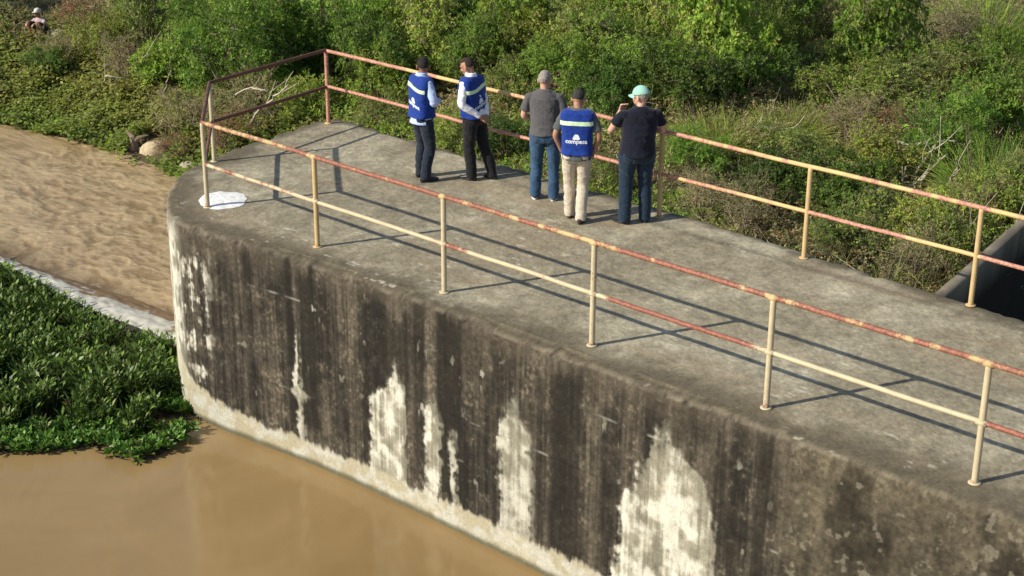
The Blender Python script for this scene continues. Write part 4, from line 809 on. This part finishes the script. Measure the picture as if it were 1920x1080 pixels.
SHR = [
 (200, 62, 1.5, 1.7, 'yellow', 'bright yellow-green bush at upper left, just right of the crouching figure'),
 (142, 78, .9, 1.5, 'dry', 'low brown dry bush below right of the crouching figure'),
 (92, 112, .7, .9, 'dark', 'small dark bush alone in the yellow creepers at upper left'),
 (238, 112, 1.2, 1.6, 'dry', 'dry bush with pale bare twigs below the bright yellow-green bush'),
 (150, 28, 1.1, 1.5, 'rusty', 'orange-brown bush at the top left, behind the crouching figure'),
 (275, 40, 1.9, 1.9, 'olive', 'grey-green bush at the top edge left of the rusty nose railing'),
 (318, 112, 1.2, 1.6, 'bright', 'bright green rounded bush beside the dark hollow left of the nose railing'),
 (365, 60, 1.9, 1.7, 'feathery', 'mid green feathery bush directly above the round green bush left of the nose railing'),
 (445, 105, 2.3, 2.4, 'feathery', 'large feathery green bush rising above the rusty nose rail'),
 (420, 22, 1.6, 2.2, 'yellow', 'yellowish bush on the top edge above the large feathery bush'),
 (540, 50, 2.4, 2.6, 'bright', 'tall bright green bush left of the pier corner post, at the top edge'),
 (540, 118, 1.2, 1.5, 'dark', 'dark green bush seen just above the rusty top rail before the corner post'),
 (640, 40, 2.3, 2.2, 'feathery', 'feathery green bush straight above the corner post of the railing'),
 (560, 175, 1.1, 1.3, 'yellow', 'yellow-green bush between the two rusty rails left of the corner post'),
 (470, 185, 1.2, 1.5, 'dry', 'dry grey bush behind the two rusty rails of the pier nose'),
 (345, 205, 1.0, 1.5, 'dry', 'dry brown bush left of the leaning nose post'),
 (430, 245, .9, 1.3, 'rusty', 'reddish brown bush right behind the nose post, below the lower rusty rail'),
 (700, 95, 1.9, 1.8, 'dark', 'dark bush in the hollow right behind the corner post'),
 (715, 25, 1.8, 2.0, 'olive', 'olive bush on the top edge right of the corner post'),
 (715, 150, 1.3, 1.4, 'bright', 'rounded bright green bush behind the far rail left of the first vested man'),
 (800, 58, 2.0, 2.2, 'yellow', 'yellow-green bush above the head of the man in the light blue shirt'),
 (885, 30, 1.9, 2.0, 'dark', 'dark leafy bush at the top edge above the man with clasped hands'),
 (900, 95, 1.6, 1.8, 'feathery', 'feathery bush right behind the head of the man with clasped hands'),
 (965, 45, 2.0, 2.1, 'bright', 'bright bush at the top edge above the grey-haired man'),
 (945, 140, 1.1, 1.3, 'olive', 'olive bush between the man with clasped hands and the grey-haired man'),
 (1045, 60, 2.0, 2.2, 'yellow', 'light yellowish bush at the top, right of the grey-haired man'),
 (1060, 135, 1.3, 1.6, 'feathery', 'feathery bush behind the man with the bowed head'),
 (1125, 85, 1.7, 1.9, 'olive', 'olive bush between the bowed head and the mint cap, higher up'),
 (1140, 20, 1.8, 2.2, 'bright', 'bright green bush on the top edge left of the mint cap'),
 (1150, 165, 1.3, 1.4, 'dark', 'dark green bush immediately left of the mint cap'),
 (1215, 100, 1.8, 2.0, 'feathery', 'feathery bush directly above the mint cap'),
 (1245, 25, 2.0, 2.0, 'yellow', 'yellow-green bush on the top edge right above the mint cap'),
 (1290, 150, 1.5, 1.8, 'dark', 'dark bush just right of the man in the mint cap'),
 (1345, 50, 2.7, 2.5, 'bright', 'tallest bright green bush, broad-leaved, right of the mint cap at the top'),
 (1385, 135, 1.4, 1.9, 'dark', 'broad dark bush below the tallest bright green bush'),
 (1345, 232, 1.0, 1.4, 'grassy', 'spiky light green grass tuft just above the far rail right of the navy shirt'),
 (1425, 35, 1.9, 1.8, 'feathery', 'feathery bush touching the right side of the tallest bright bush'),
 (1475, 40, 1.0, 1.4, 'rusty', 'reddish brown bush at the top edge right of centre'),
 (1545, 55, 1.1, 1.5, 'rusty', 'second reddish bush at the top, in front of the dark gap'),
 (1520, 15, 1.8, 1.9, 'feathery', 'green bush on the top edge between the two reddish bushes'),
 (1655, 50, 2.4, 2.0, 'bright', 'upright bright green leafy bush alone at the upper right'),
 (1550, 105, .9, 1.6, 'olive', 'low olive bush to the lower left of the upright bright bush'),
 (1600, 150, 1.2, 2.0, 'yellow', 'wide yellow-green bush below the upright bright bush'),
 (1700, 160, 1.1, 2.0, 'olive', 'wide olive bush in the middle of the slope at right'),
 (1790, 55, 1.2, 1.8, 'dry', 'straw-coloured dry bush near the top right'),
 (1850, 20, 1.5, 1.9, 'grassy', 'tall green grass tuft at the top right corner'),
 (1790, 135, 1.1, 1.8, 'olive', 'olive bush beneath the straw-coloured dry bush'),
 (1890, 110, 1.7, 1.8, 'feathery', 'feathery green bush at the right edge, upper half'),
 (1870, 195, 1.4, 1.7, 'bright', 'bright green bush at the right edge below the feathery one'),
 (1600, 215, .8, 1.6, 'dry', 'low dry brown scrub bush on the open slope at right'),
 (1480, 215, .8, 1.3, 'grassy', 'short grass tuft on the slope above the first far post right of the men'),
 (1690, 235, .8, 1.5, 'rusty', 'low brownish bush in the middle of the right slope'),
 (1640, 290, 1.0, 1.5, 'yellow', 'yellow-green bush just above the far top rail at right'),
 (1790, 250, 1.5, 1.7, 'feathery', 'green feathery bush above the fallen pale branches'),
 (1870, 300, 1.3, 1.6, 'grassy', 'tall green grass tuft at the right edge above the last far post'),
 (1500, 275, .8, 1.4, 'olive', 'low olive bush right above the far top rail, first post right of the men'),
 (1455, 335, 1.1, 1.4, 'dark', 'dark bush between the far rails left of the first post right of the men'),
 (1585, 350, 1.2, 1.5, 'dark', 'dark green bush between the far rails right of the first post right of the men'),
 (1650, 405, 1.1, 1.3, 'olive', 'olive bush below the lower far rail, midway between the last two posts'),
 (1755, 400, 1.2, 1.3, 'yellow', 'bright yellowish bush between the far rails beside the last post'),
 (1720, 480, .9, 1.1, 'dry', 'pale dry bush against the deck edge beside the channel wall'),
 (1590, 450, .8, 1.3, 'olive', 'low olive bush hugging the deck edge right of the middle far post'),
 (1320, 360, .9, 1.1, 'dry', 'whitish dry twiggy bush at the deck edge right of the navy shirt man'),
 (1400, 385, .9, 1.1, 'dry', 'dry pale bush at the deck edge below the dark bush'),
 (1300, 290, .9, 1.2, 'feathery', 'feathery bush between the far rails right beside the navy shirt man'),
 (845, 250, .9, 1.2, 'yellow', 'low yellow-green bush seen between the two leftmost vested men'),
 (950, 255, .8, 1.1, 'dark', 'low dark bush seen left of the grey T-shirt, below the mid rail'),
 (720, 215, .8, 1.2, 'olive', 'low olive bush at the deck edge right of the corner post'),
 (1130, 320, .9, 1.1, 'olive', 'low olive bush seen between the khaki trousers and the navy shirt'),
 (1840, 385, 1.0, 1.0, 'dry', 'dry bare-twigged bush right of the last far post, over the dark channel'),
 (1775, 455, 1.0, 1.0, 'olive', 'olive bush pressed against the top of the channel wall beside the last far post'),
 (1865, 365, 1.1, 1.3, 'yellow', 'yellow-green bush leaning over the far end of the channel wall'),
 (1905, 335, 1.1, 1.2, 'olive', 'olive bush at the right edge just above the channel wall'),
]
cnt = {}
for i, (px, py, h, w_, kd, lb) in enumerate(SHR):
    cnt[kd] = cnt.get(kd, 0) + 1; nv = {'feathery': 3, 'bright': 3, 'olive': 3, 'dry': 3}.get(kd, 2)
    shrub(px, py, h, w_, kd, lb, cnt[kd] % nv, name='grass_tuft' if kd == 'grassy' else 'bush', cat='grass tuft' if kd == 'grassy' else 'bush')
# unseen tree added upstream, left of the frame, to shade the top left corner
for j, (x, y, h_, w_) in enumerate([(-19.0, 37.6, 4.6, 2.5)]):
    rr_ = np.random.default_rng(5); gz0 = float(ground(x, y)); tree = empty('tree', (x, y, gz0)); b = MB(); b.tube([(0, 0, -.2), (.1, 0, 1.2), (0, .1, 2.4), (.1, .1, h_ - .6)], [.16, .12, .09, .04], 9)
    cs = rr_.normal(size=(34, 3)); cs = unit(cs) * rr_.uniform(.3, 1, (34, 1)) * np.array([w_, w_, 1.5]) + np.array([0, 0, h_ - .3])
    for c_ in cs: b.tube([(0, .1, 2.2), (c_ * .5 + np.array([0, 0, 1.0])), c_], [.05, .03, .012], 6)
    b.build('trunk', M_BARK, tree); bs = cs[rr_.integers(0, 34, 2600)] + rr_.normal(size=(2600, 3)) * .38; V_, F_ = sprigs(bs, unit(rr_.normal(size=(2600, 3))), rr_.uniform(.2, .45, 2600), 9, .10, .05, rr_)
    mk('crown', V_, F_, M_LEAF, tree, col=np.repeat(tinted([GR, DKG], [1, 1], 2600, rr_), 36, 0)); tag(tree, 'unseen dense green tree added on the left bank to throw shade on the crouching figure', 'tree')

# undergrowth
def in_view(P, mx=520):
    q = P - np.array([0, 0, CAMH]); d = q @ np.array(Fc); x = q @ np.array(rt) / d * FOC; y = -(q @ np.array(up)) / d * FOC
    return (np.abs(x) < 960 + mx) & (np.abs(y) < 540 + mx)
def scatter(n, r, x0=-17, x1=14, y0=18, y1=50):
    x = r.uniform(x0, x1, n); y = r.uniform(y0, y1, n); return x, y
r = np.random.default_rng(77); x, y = scatter(225000, r, -24, 21, 16, 50); d = bank_d(x, y); u, v = uv_of(np.stack([x, y], -1))
z = ground(x, y); P = np.stack([x, y, z], -1)
ok = (d > .25) & in_view(P) & ~((v < 4.3) & (u > -2.4)) & ~((u > 7.4) & (v < 14) & (u > 8.7 - .165 * (v - 3.8))); x, y, z, d, P, u, v = [a[ok] for a in (x, y, z, d, P, u, v)]
zone = fbm(x * .45, y * .45, 0, 701, 4); z2 = fbm(x * 1.3, y * 1.3, 0, 711, 4)
left = (x < -5.2) & (d < 7)
keep = r.random(len(x)) < np.where(zone < .40, .55, 1.); keep &= ~(left & (d < 4.2) & (x < -5.6))
x, y, z, d, P, zone, z2 = [a[keep] for a in (x, y, z, d, P, zone, z2)]
n = len(x); hgt = (.05 + .45 * sstep(.35, .7, z2)) * r.uniform(.4, 1, n); P = P + np.stack([0 * x, 0 * x, hgt], -1)
dr = unit(r.normal(size=(n, 3)) * np.array([1, 1, .4]) + np.array([0, 0, .7]))
V, F = sprigs(P, dr, r.uniform(.10, .25, n), 7, .058, .028, r, out=unit(np.stack([-(fbm((x + .1) * 1.3, y * 1.3, 0, 711, 4) - z2) * 14, -(fbm(x * 1.3, (y + .1) * 1.3, 0, 711, 4) - z2) * 14, 0 * x + .9], -1)), jit=.45)
c1 = tinted([GR, YG, OL], [4, 3, 3], n, r, .3); c2 = tinted([DRY, KH, OL, RED], [4, 4, 3, .6], n, r, .3); c3 = tinted([BRT, YG], [1, 1], n, r, .3)
wv = sstep(.46, .54, zone + .12 * (r.random(n) - .5))[:, None]; c = c2 * (1 - wv) + c1 * wv; wv = sstep(.56, .64, z2)[:, None] * sstep(.5, .6, zone)[:, None]; c = c * (1 - wv) + c3 * wv
tag(mk('undergrowth', V, F, M_LEAF, col=np.repeat(c, 28, 0)), 'tangled green and brown undergrowth filling the slope between the bushes', 'undergrowth', kind='stuff')
# dry stalks and twigs through it
m_ = 9000; i = r.integers(0, n, m_); A = P[i] - np.array([0, 0, .1]); Bq = A + unit(r.normal(size=(m_, 3)) * np.array([1, 1, .45]) + np.array([0, 0, .3])) * r.uniform(.15, .6, (m_, 1))
TV, TF = thin_tubes(A, Bq, r.uniform(.003, .008, m_), np.full(m_, .002)); tag(mk('dead_twigs', TV, TF, M_PALE), 'pale dead twigs and stalks littered through the undergrowth', 'twigs', kind='stuff')
# long dry grass close behind the pier
m_ = 26000; x, y = scatter(m_, r, -4, 9, 17, 28); u, v = uv_of(np.stack([x, y], -1)); ok = (v > 4.22) & (v < 6.2) & (u > -1.6) & (u < 8.2); x, y, v = x[ok], y[ok], v[ok]; z = ground(x, y); n = len(x)
A = np.stack([x, y, z - .03], -1); dd = unit(r.normal(size=(n, 3)) * .4 + np.array([0, 0, 1])); L = r.uniform(.3, 1.0, n) * (.5 + .9 * fbm(x * 1.5, y * 1.5, 0, 721)); s = unit(np.cross(dd, r.normal(size=(n, 3)))) * r.uniform(.005, .011, (n, 1))
p2 = A + dd * L[:, None] * .55; p3 = A + unit(dd + np.array([0, 0, -.3]) + r.normal(size=(n, 3)) * .25) * L[:, None]
V = np.stack([A - s, A + s, p2 - s * .8, p2 + s * .8, p3 - s * .2, p3 + s * .2], 1).reshape(-1, 3); o = np.arange(n)[:, None] * 6; F = np.concatenate([o + np.array([0, 1, 3, 2]), o + np.array([2, 3, 5, 4])])
tag(mk('dry_grass', V, F, M_LEAF, col=np.repeat(tinted([KH, DRY, YG, GR], [4, 2, 3, 3], n, r, .3), 6, 0)), 'long dry grass standing along the far edge of the pier', 'grass', kind='stuff')
# yellow-green creepers on the left bank
x, y = scatter(190000, r, -24, -2.5, 25, 44); d = bank_d(x, y); edge = .05 + .5 * (fbm(x * 2, y * 2, 0, 731) - .5); P = np.stack([x, y, ground(x, y)], -1)
bq = at(290, 283, RIVER + .08); ok = (np.hypot(x - bq[0], y - bq[1] + .15) > .62) & (d > -.15 + edge) & (d < 6.5) & in_view(P) & (x < -3.0); x, y, d, P = x[ok], y[ok], d[ok], P[ok]; n = len(x); lump = fbm(x * 1.6, y * 1.6, 0, 741, 4)
P[:, 2] = np.maximum(P[:, 2], RIVER) + .03 + .33 * sstep(.3, .75, lump) * r.uniform(.4, 1, n)
keep = r.random(n) < np.where(d < 4.5, .95, .4); x, y, d, P, lump = x[keep], y[keep], d[keep], P[keep], lump[keep]; n = len(x)
dr = unit(r.normal(size=(n, 3)) * np.array([1, 1, .4]) + np.array([0, 0, .45])); nr = unit(r.normal(size=(n, 3)) * .45 + np.array([0, 0, 1])); nr = unit(nr - dr * (nr * dr).sum(-1, keepdims=True))
k2 = np.repeat(np.arange(n), 3); off = r.normal(size=(len(k2), 3)) * .04; az = r.uniform(0, 6.28, len(k2)); dr2 = unit(np.stack([np.cos(az), np.sin(az), r.uniform(-.1, .7, len(k2))], -1)); nr2 = unit(r.normal(size=(len(k2), 3)) * .4 + np.array([-.35, -.3, 1])); nr2 = unit(nr2 - dr2 * (nr2 * dr2).sum(-1, keepdims=True))
V, F = leaves(P[k2] + off, dr2, nr2, r.uniform(.06, .12, len(k2)), r.uniform(.04, .075, len(k2)))
zc = sstep(.4, .62, fbm(x * .7, y * .7, 0, 751, 4))[:, None]; c = tinted([YG, (.33, .33, .08), OL], [4, 3, 3], n, r, .25) * zc + tinted([BRT, OL, YG], [3, 3, 2], n, r, .25) * (1 - zc)
low = (1 - sstep(.2, 1.1, d))[:, None]; c = c * (1 - low) + tinted([BRT, (.20, .27, .07)], [2, 2], n, r, .2) * low
tag(mk('creeping_plants', V, F, M_LEAF, col=np.repeat(c[k2], 4, 0)), 'yellow-green creeping plants covering the left river bank down to the water', 'creepers', kind='stuff')

# ---- dead branches
def dead_branch(pts_px, lifts, r0, label, seed, forks=4, group=None):
    rr = np.random.default_rng(seed); P3 = np.array([at(px, py, float(ground(*at(px, py, -1.2)[:2])) + l) for (px, py), l in zip(pts_px, lifts)])
    P3 = interp_pts(P3, 6); P3 = P3 + rr.normal(size=P3.shape) * .012; root = P3[0]; b = MB(); n = len(P3); b.tube(P3 - root, list(np.linspace(r0, r0 * .35, n)), 7, rnd=True)
    for k in range(max(forks - 2, 1)):
        i = rr.integers(n // 4, n - 1); d = P3[min(i + 1, n - 1)] - P3[i - 1]; d /= np.linalg.norm(d); e = d + rr.normal(size=3) * .35 + (0, 0, .15); e /= np.linalg.norm(e); L = rr.uniform(.3, .75)
        q = [P3[i] - root, P3[i] - root + e * L * .5 + rr.normal(size=3) * .03, P3[i] - root + e * L + rr.normal(size=3) * .05 + (0, 0, .05)]; b.tube(interp_pts(q, 4), list(np.linspace(r0 * .5, r0 * .15, 9)), 6)
    o = b.build('dead_branch', M_PALE); o.location = root; return tag(o, label, 'branch', group)
BR = [([(190, 186), (188, 165), (203, 142), (222, 158), (240, 182)], [.0, .35, .7, .55, .3], .032, 'bent pale dead branch arching over a dark hollow on the left bank'),
 ([(250, 155), (258, 118), (278, 100)], [.2, .7, 1.], .018, 'thin grey dead branch standing left of the round green bush'),
 ([(300, 232), (303, 190), (314, 150), (322, 128)], [0, .5, .9, 1.2], .02, 'thin upright dead branch midway between bank and nose railing'),
 ([(452, 268), (480, 215), (515, 180), (540, 160)], [.3, .8, 1.1, 1.3], .030, 'forked pale branch leaning behind the nose railing'),
 ([(440, 178), (470, 165), (500, 172), (520, 180)], [.9, 1.1, 1.1, 1.0], .018, 'thin curved pale branch between the two rusty nose rails'),
 ([(1382, 262), (1402, 248), (1425, 238), (1480, 243)], [.15, .25, .35, .3], .030, 'short bleached forked branch lying above the far rail, nearest the navy shirt man'),
 ([(1675, 263), (1705, 271), (1750, 268), (1800, 262)], [.5, .5, .55, .6], .025, 'long pale branch lying level on the right slope'),
 ([(1712, 332), (1735, 300), (1752, 275)], [.2, .45, .7], .028, 'pale slanting branch under the long level one, left of its pair'),
 ([(1725, 338), (1750, 312), (1775, 290)], [.2, .4, .6], .032, 'pale slanting branch under the long level one, right of its pair'),
 ([(1680, 378), (1690, 364), (1697, 352)], [.2, .3, .4], .04, 'short thick bleached stub just below the far top rail at right'),
 ([(1775, 350), (1787, 330), (1795, 315)], [.3, .5, .7], .025, 'short pale stick above the far top rail left of the last post'),
 ([(1812, 448), (1806, 415), (1790, 385)], [.2, .6, .9], .026, 'forked bare branch just left of the last far post'),
 ([(1815, 452), (1822, 425), (1840, 395)], [.2, .6, 1.], .022, 'bare branch rising across the last far post'),
 ([(1900, 495), (1897, 460), (1899, 430)], [.1, .5, .9], .02, 'thin bare branch hanging over the dark channel at the right edge')]
for k, (a, l, r0, lb) in enumerate(BR): dead_branch(a, l, r0, lb, 40 + k, 5)

# ---- rock, stump, small fallen things at the water's edge
def rock(name, px, py, size, colr, label, cat, seed, sq=1.):
    P = at(px, py, RIVER + .08); b = MB(); b.ell((0, 0, 0), size, None, 28, 20); V = np.concatenate(b.v); n = fbm(V[:, 0] * 3 + 9, V[:, 1] * 3, V[:, 2] * 3, seed, 4); V = V * (1 + .55 * (n - .5))[:, None]; V[:, 2] = np.clip(V[:, 2], -9, size[2] * .8 + .05 * (n - .5))
    c = np.array(colr) * (.6 + .8 * fbm(V[:, 0] * 7, V[:, 1] * 7, V[:, 2] * 7, seed + 2))[:, None]; o = mk(name, V, np.concatenate(b.f), M_ROCK, col=c); o.location = P; o.rotation_euler = (.1, .15, seed); return tag(o, label, cat)
rock('boulder', 290, 284, (.31, .22, .26), (.42, .34, .22), 'pale buff boulder at the water edge in front of the reddish shrub', 'boulder', 3)
rock('boulder', 352, 315, (.24, .18, .12), (.34, .30, .21), 'small brownish stone where the bank meets the pier', 'stone', 5)
rock('boulder', 110, 68, (.30, .22, .16), (.42, .38, .27), 'small pale rounded boulder beside the crouching figure', 'boulder', 8).location = on_ground(110, 68, .1) + (0, 0, .15)
b = MB(); P = at(252, 285, RIVER); b.tube([(0, 0, -.1), (.02, 0, .15), (-.02, .02, .32), (-.12, .05, .42)], [.11, .09, .06, .03], 10, rnd=True); b.tube([(0, 0, .2), (.12, .0, .3), (.28, .06, .33)], [.06, .045, .02], 8, rnd=True); b.tube([(0, 0, .05), (.15, -.05, .08), (.32, -.06, .0)], [.06, .04, .02], 8, rnd=True)
o = b.build('tree_stump', M_BARK); o.location = P; tag(o, 'weathered tree stump at the water edge left of the buff boulder', 'stump')
shrub(0, 0, .55, 1.0, 'rusty', 'small rust-red shrub growing right behind the buff boulder at the water edge', 1, at_xy=tuple(on_ground(325, 281, .2)[:2]))

# ---- crouching figure on the far left bank
cr = on_ground(85, 74, 0.0)
b = MB(); b.loft([((0, 0, .10), (.16, 0, 0), (0, .13, 0)), ((0, .02, .22), (.15, 0, 0), (0, .12, 0)), ((0, .08, .38), (.17, 0, 0), (0, .12, 0)), ((0, .13, .52), (.16, 0, 0), (0, .10, 0)), ((0, .15, .58), (.06, 0, 0), (0, .06, 0))], 16)
b.tube([(0, .15, .55), (0, .18, .64)], [.055, .05], 10, ref=(0, 1, 0)); b.ell((0, .20, .74), (.076, .095, .105)); b.ell((0, .24, .68), (.055, .06, .06)); b.tube([(0, .29, .74), (0, .315, .71)], [.010, .013], 8, ref=(1, 0, 0), rnd=True)
for s in (-1, 1):
    limb(b, [(s * .10, 0, .14), (s * .16, .24, .38), (s * .18, .42, .46), (s * .17, .36, .26), (s * .16, .32, .07)], [.085, .075, .058, .052, .038]); b.tube([(s * .16, .30, .03), (s * .165, .42, .03), (s * .17, .50, .02)], [.035, .038, .025], 8, rnd=True)
    limb(b, [(s * .18, .13, .51), (s * .24, .25, .38), (s * .16, .44, .48)], [.048, .042, .030]); hand(b, (s * .15, .45, .48), (-s * .3, 1, -.3), (0, -.3, -1), s, .5)
fig = b.build('person', SK_B); remesh(fig, .009, 3); fig.location = cr + (0, 0, .06); fig.rotation_euler = (0, 0, R(150)); fig.scale = (.84,) * 3
tag(fig, 'small distant person crouching on the far left bank in a white cap and pale top', 'person')
b = MB(); b.loft([((0, 0, .17), (.172, 0, 0), (0, .145, 0)), ((0, .02, .26), (.168, 0, 0), (0, .138, 0)), ((0, .08, .38), (.185, 0, 0), (0, .135, 0)), ((0, .13, .52), (.17, 0, 0), (0, .115, 0)), ((0, .15, .59), (.075, 0, 0), (0, .07, 0))], 16)
for s in (-1, 1): limb(b, [(s * .17, .13, .51), (s * .215, .2, .44)], [.06, .056], rnd=False)
remesh(b.build('shirt', mat_cloth('faded_pink_cotton', (.42, .32, .32), .08), fig), .012, 2, .004)
b = MB(); b.loft([((0, -.01, .06), (.17, 0, 0), (0, .14, 0)), ((0, 0, .20), (.172, 0, 0), (0, .15, 0))], 16)
for s in (-1, 1): limb(b, [(s * .10, 0, .14), (s * .16, .24, .38), (s * .18, .38, .44)], [.10, .09, .075], rnd=False)
remesh(b.build('shorts', TR_K, fig), .012, 2, .004)
b = MB(); b.ell((0, .19, .78), (.088, .107, .088)); b.ell((0, .30, .76), (.07, .08, .010)); b.build('cap', mat_cloth('white_cotton', (.55, .53, .49), .03), fig)

# ================================================================== WATER PLANTS
MAT_POLY = np.array([(-13, 17.9), (-9, 18.05), (-6.52, 18.20), (-5.9, 18.22), (-5.45, 18.42), (-5.17, 18.2), (-4.75, 17.98), (-4.4, 18.3), (-4.2, 18.65), (-4.12, 19.1), (-4.2, 19.8), (-4.35, 20.4), (-4.45, 20.9), tuple(SA - snrm * .75), tuple(SB - snrm * .45), tuple(SB + sdir * 6 - snrm * .45)])
def inside(x, y, poly):
    c = np.zeros(x.shape, bool); n = len(poly)
    for i in range(n):
        (x1, y1), (x2, y2) = poly[i], poly[i - 1]; m = ((y1 > y) != (y2 > y)) & (x < (x2 - x1) * (y - y1) / (y2 - y1 + 1e-12) + x1); c ^= m
    return c
def edge_dist(x, y, poly):
    best = np.full(x.shape, 1e9)
    for i in range(len(poly)):
        a, b_ = poly[i - 1], poly[i]; e = b_ - a; t_ = np.clip(((x - a[0]) * e[0] + (y - a[1]) * e[1]) / (e @ e), 0, 1); best = np.minimum(best, np.hypot(x - a[0] - t_ * e[0], y - a[1] - t_ * e[1]))
    return best
frontpoly = MAT_POLY[1:10]
def front_dist(x, y):
    best = np.full(x.shape, 1e9)
    for a, b_ in zip(frontpoly[:-1], frontpoly[1:]):
        e = b_ - a; t_ = np.clip(((x - a[0]) * e[0] + (y - a[1]) * e[1]) / (e @ e), 0, 1); best = np.minimum(best, np.hypot(x - a[0] - t_ * e[0], y - a[1] - t_ * e[1]))
    return best
r = np.random.default_rng(99)
x = r.uniform(-10.5, -4.2, 14000); y = r.uniform(17.8, 27, 14000); ok = inside(x, y, MAT_POLY); x, y = x[ok], y[ok]; fd = front_dist(x, y)
ok = fbm(x * 3.5, y * 3.5, 0, 805, 3) > .44; x, y, fd = x[ok], y[ok], fd[ok]; rough_e = .50 + .4 * (fbm(x * 2, y * 2, 0, 801) - .5) + np.where((x > -4.9) & (y < 19.3), .12, 0); ok = fd > rough_e; x, y, fd = x[ok], y[ok], fd[ok]; n = len(x)
ht = (.38 + .20 * fbm(x * 1.2, y * 1.2, 0, 811)) * r.uniform(.75, 1.15, n) * np.clip(.55 + (fd - .4) * .8, .55, 1.)
nl = 9; idx = np.repeat(np.arange(n), nl); m_ = len(idx); az = r.uniform(0, 6.28, m_); tilt = r.uniform(.05, .45, m_)
B0 = np.stack([x[idx] + r.normal(size=m_) * .02, y[idx] + r.normal(size=m_) * .02, np.full(m_, WATER)], -1)
d = unit(np.stack([np.cos(az) * tilt, np.sin(az) * tilt, np.ones(m_)], -1)); Ls = ht[idx] * r.uniform(.35, 1., m_)
tip0 = B0 + d * Ls[:, None]; ld = unit(d + np.stack([np.cos(az), np.sin(az), 0 * az], -1) * r.uniform(.1, 1.1, (m_, 1))); nr = unit(np.stack([-np.cos(az), -np.sin(az), 0 * az + r.uniform(.2, 1.2, m_)], -1) + r.normal(size=(m_, 3)) * .3); nr = unit(nr - ld * (nr * ld).sum(-1, keepdims=True))
V1, F1 = leaves(tip0, ld, nr, r.uniform(.07, .125, m_), r.uniform(.028, .05, m_)); TV, TF = thin_tubes(B0, tip0, np.full(m_, .006), np.full(m_, .004))
c1 = tinted([(.055, .105, .016), (.10, .185, .027), (.16, .255, .045), (.25, .26, .10)], [4, 5, 3, .5], m_, r, .25); cs = tinted([(.03, .07, .015), (.10, .12, .05), (.14, .11, .06)], [5, 2, .8], m_, r, .2)
tag(mk('tall_water_plants', np.concatenate([V1, TV]), np.concatenate([F1, TF + len(V1)]), M_WLEAF, col=np.concatenate([np.repeat(c1, 4, 0), np.repeat(cs, 6, 0)])), 'tall dark green water plants standing in the pool beside the pier nose', 'water plants', kind='stuff')
# floating rosettes along the edge
x = r.uniform(-10.5, -3.9, 30000); y = r.uniform(17.6, 24, 30000); fd = front_dist(x, y); ins = inside(x, y, MAT_POLY); jag = .16 * (fbm(x * 3.5, y * 3.5, 0, 821, 3) - .45)
lim = .75 + np.where((x > -5.3) & (y < 19.9), .5, 0); ok = (ins & (fd < lim) & (fd > jag)) | (~ins & (fd < jag * 1.1)); gap = fbm(x * 1.7, y * 1.7, 0, 822, 3) < .34; ok &= ~(gap & (fd < .7)); ok &= r.random(len(x)) < .45; x, y = x[ok], y[ok]; n = len(x)
nl = 8; idx = np.repeat(np.arange(n), nl); m_ = len(idx); az = r.uniform(0, 6.28, m_); el = r.uniform(.15, 1.3, m_); hz = r.uniform(.03, .20, n)
d = np.stack([np.cos(az) * np.cos(el), np.sin(az) * np.cos(el), np.sin(el)], -1); B0 = np.stack([x[idx], y[idx], WATER + hz[idx] * .5], -1) + d * .03
nr = unit(np.array([0, 0, 1.]) + r.normal(size=(m_, 3)) * .3); nr = unit(nr - d * (nr * d).sum(-1, keepdims=True)); V1, F1 = leaves(B0, d, nr, r.uniform(.06, .12, m_), r.uniform(.04, .065, m_))
c1 = tinted([(.075, .17, .022), (.12, .25, .035), (.19, .31, .06), (.15, .15, .06)], [4, 4, 2, .6], m_, r, .2)
tag(mk('floating_rosettes', V1, F1, M_WLEAF, col=np.repeat(c1, 4, 0)), 'bright green floating leaf rosettes along the edge of the tall water plants', 'water plants', kind='stuff')
# brown matted roots under them
x = r.uniform(-10.5, -4.1, 16000); y = r.uniform(17.8, 27, 16000); ok = inside(x, y, MAT_POLY); x, y = x[ok], y[ok]; n = len(x); A = np.stack([x, y, np.full(n, WATER + .01)], -1); Bq = A + unit(r.normal(size=(n, 3)) * np.array([1, 1, .18])) * r.uniform(.05, .14, (n, 1)); Bq[:, 2] = WATER + r.uniform(0, .06, n)
TV, TF = thin_tubes(A, Bq, np.full(n, .011), np.full(n, .006)); tag(mk('matted_stems', TV, TF, mat_bark('rotting_stems', (.02, .02, .012), (.09, .07, .04))), 'brown matted stems lying on the water under the plants', 'plant litter', kind='stuff')
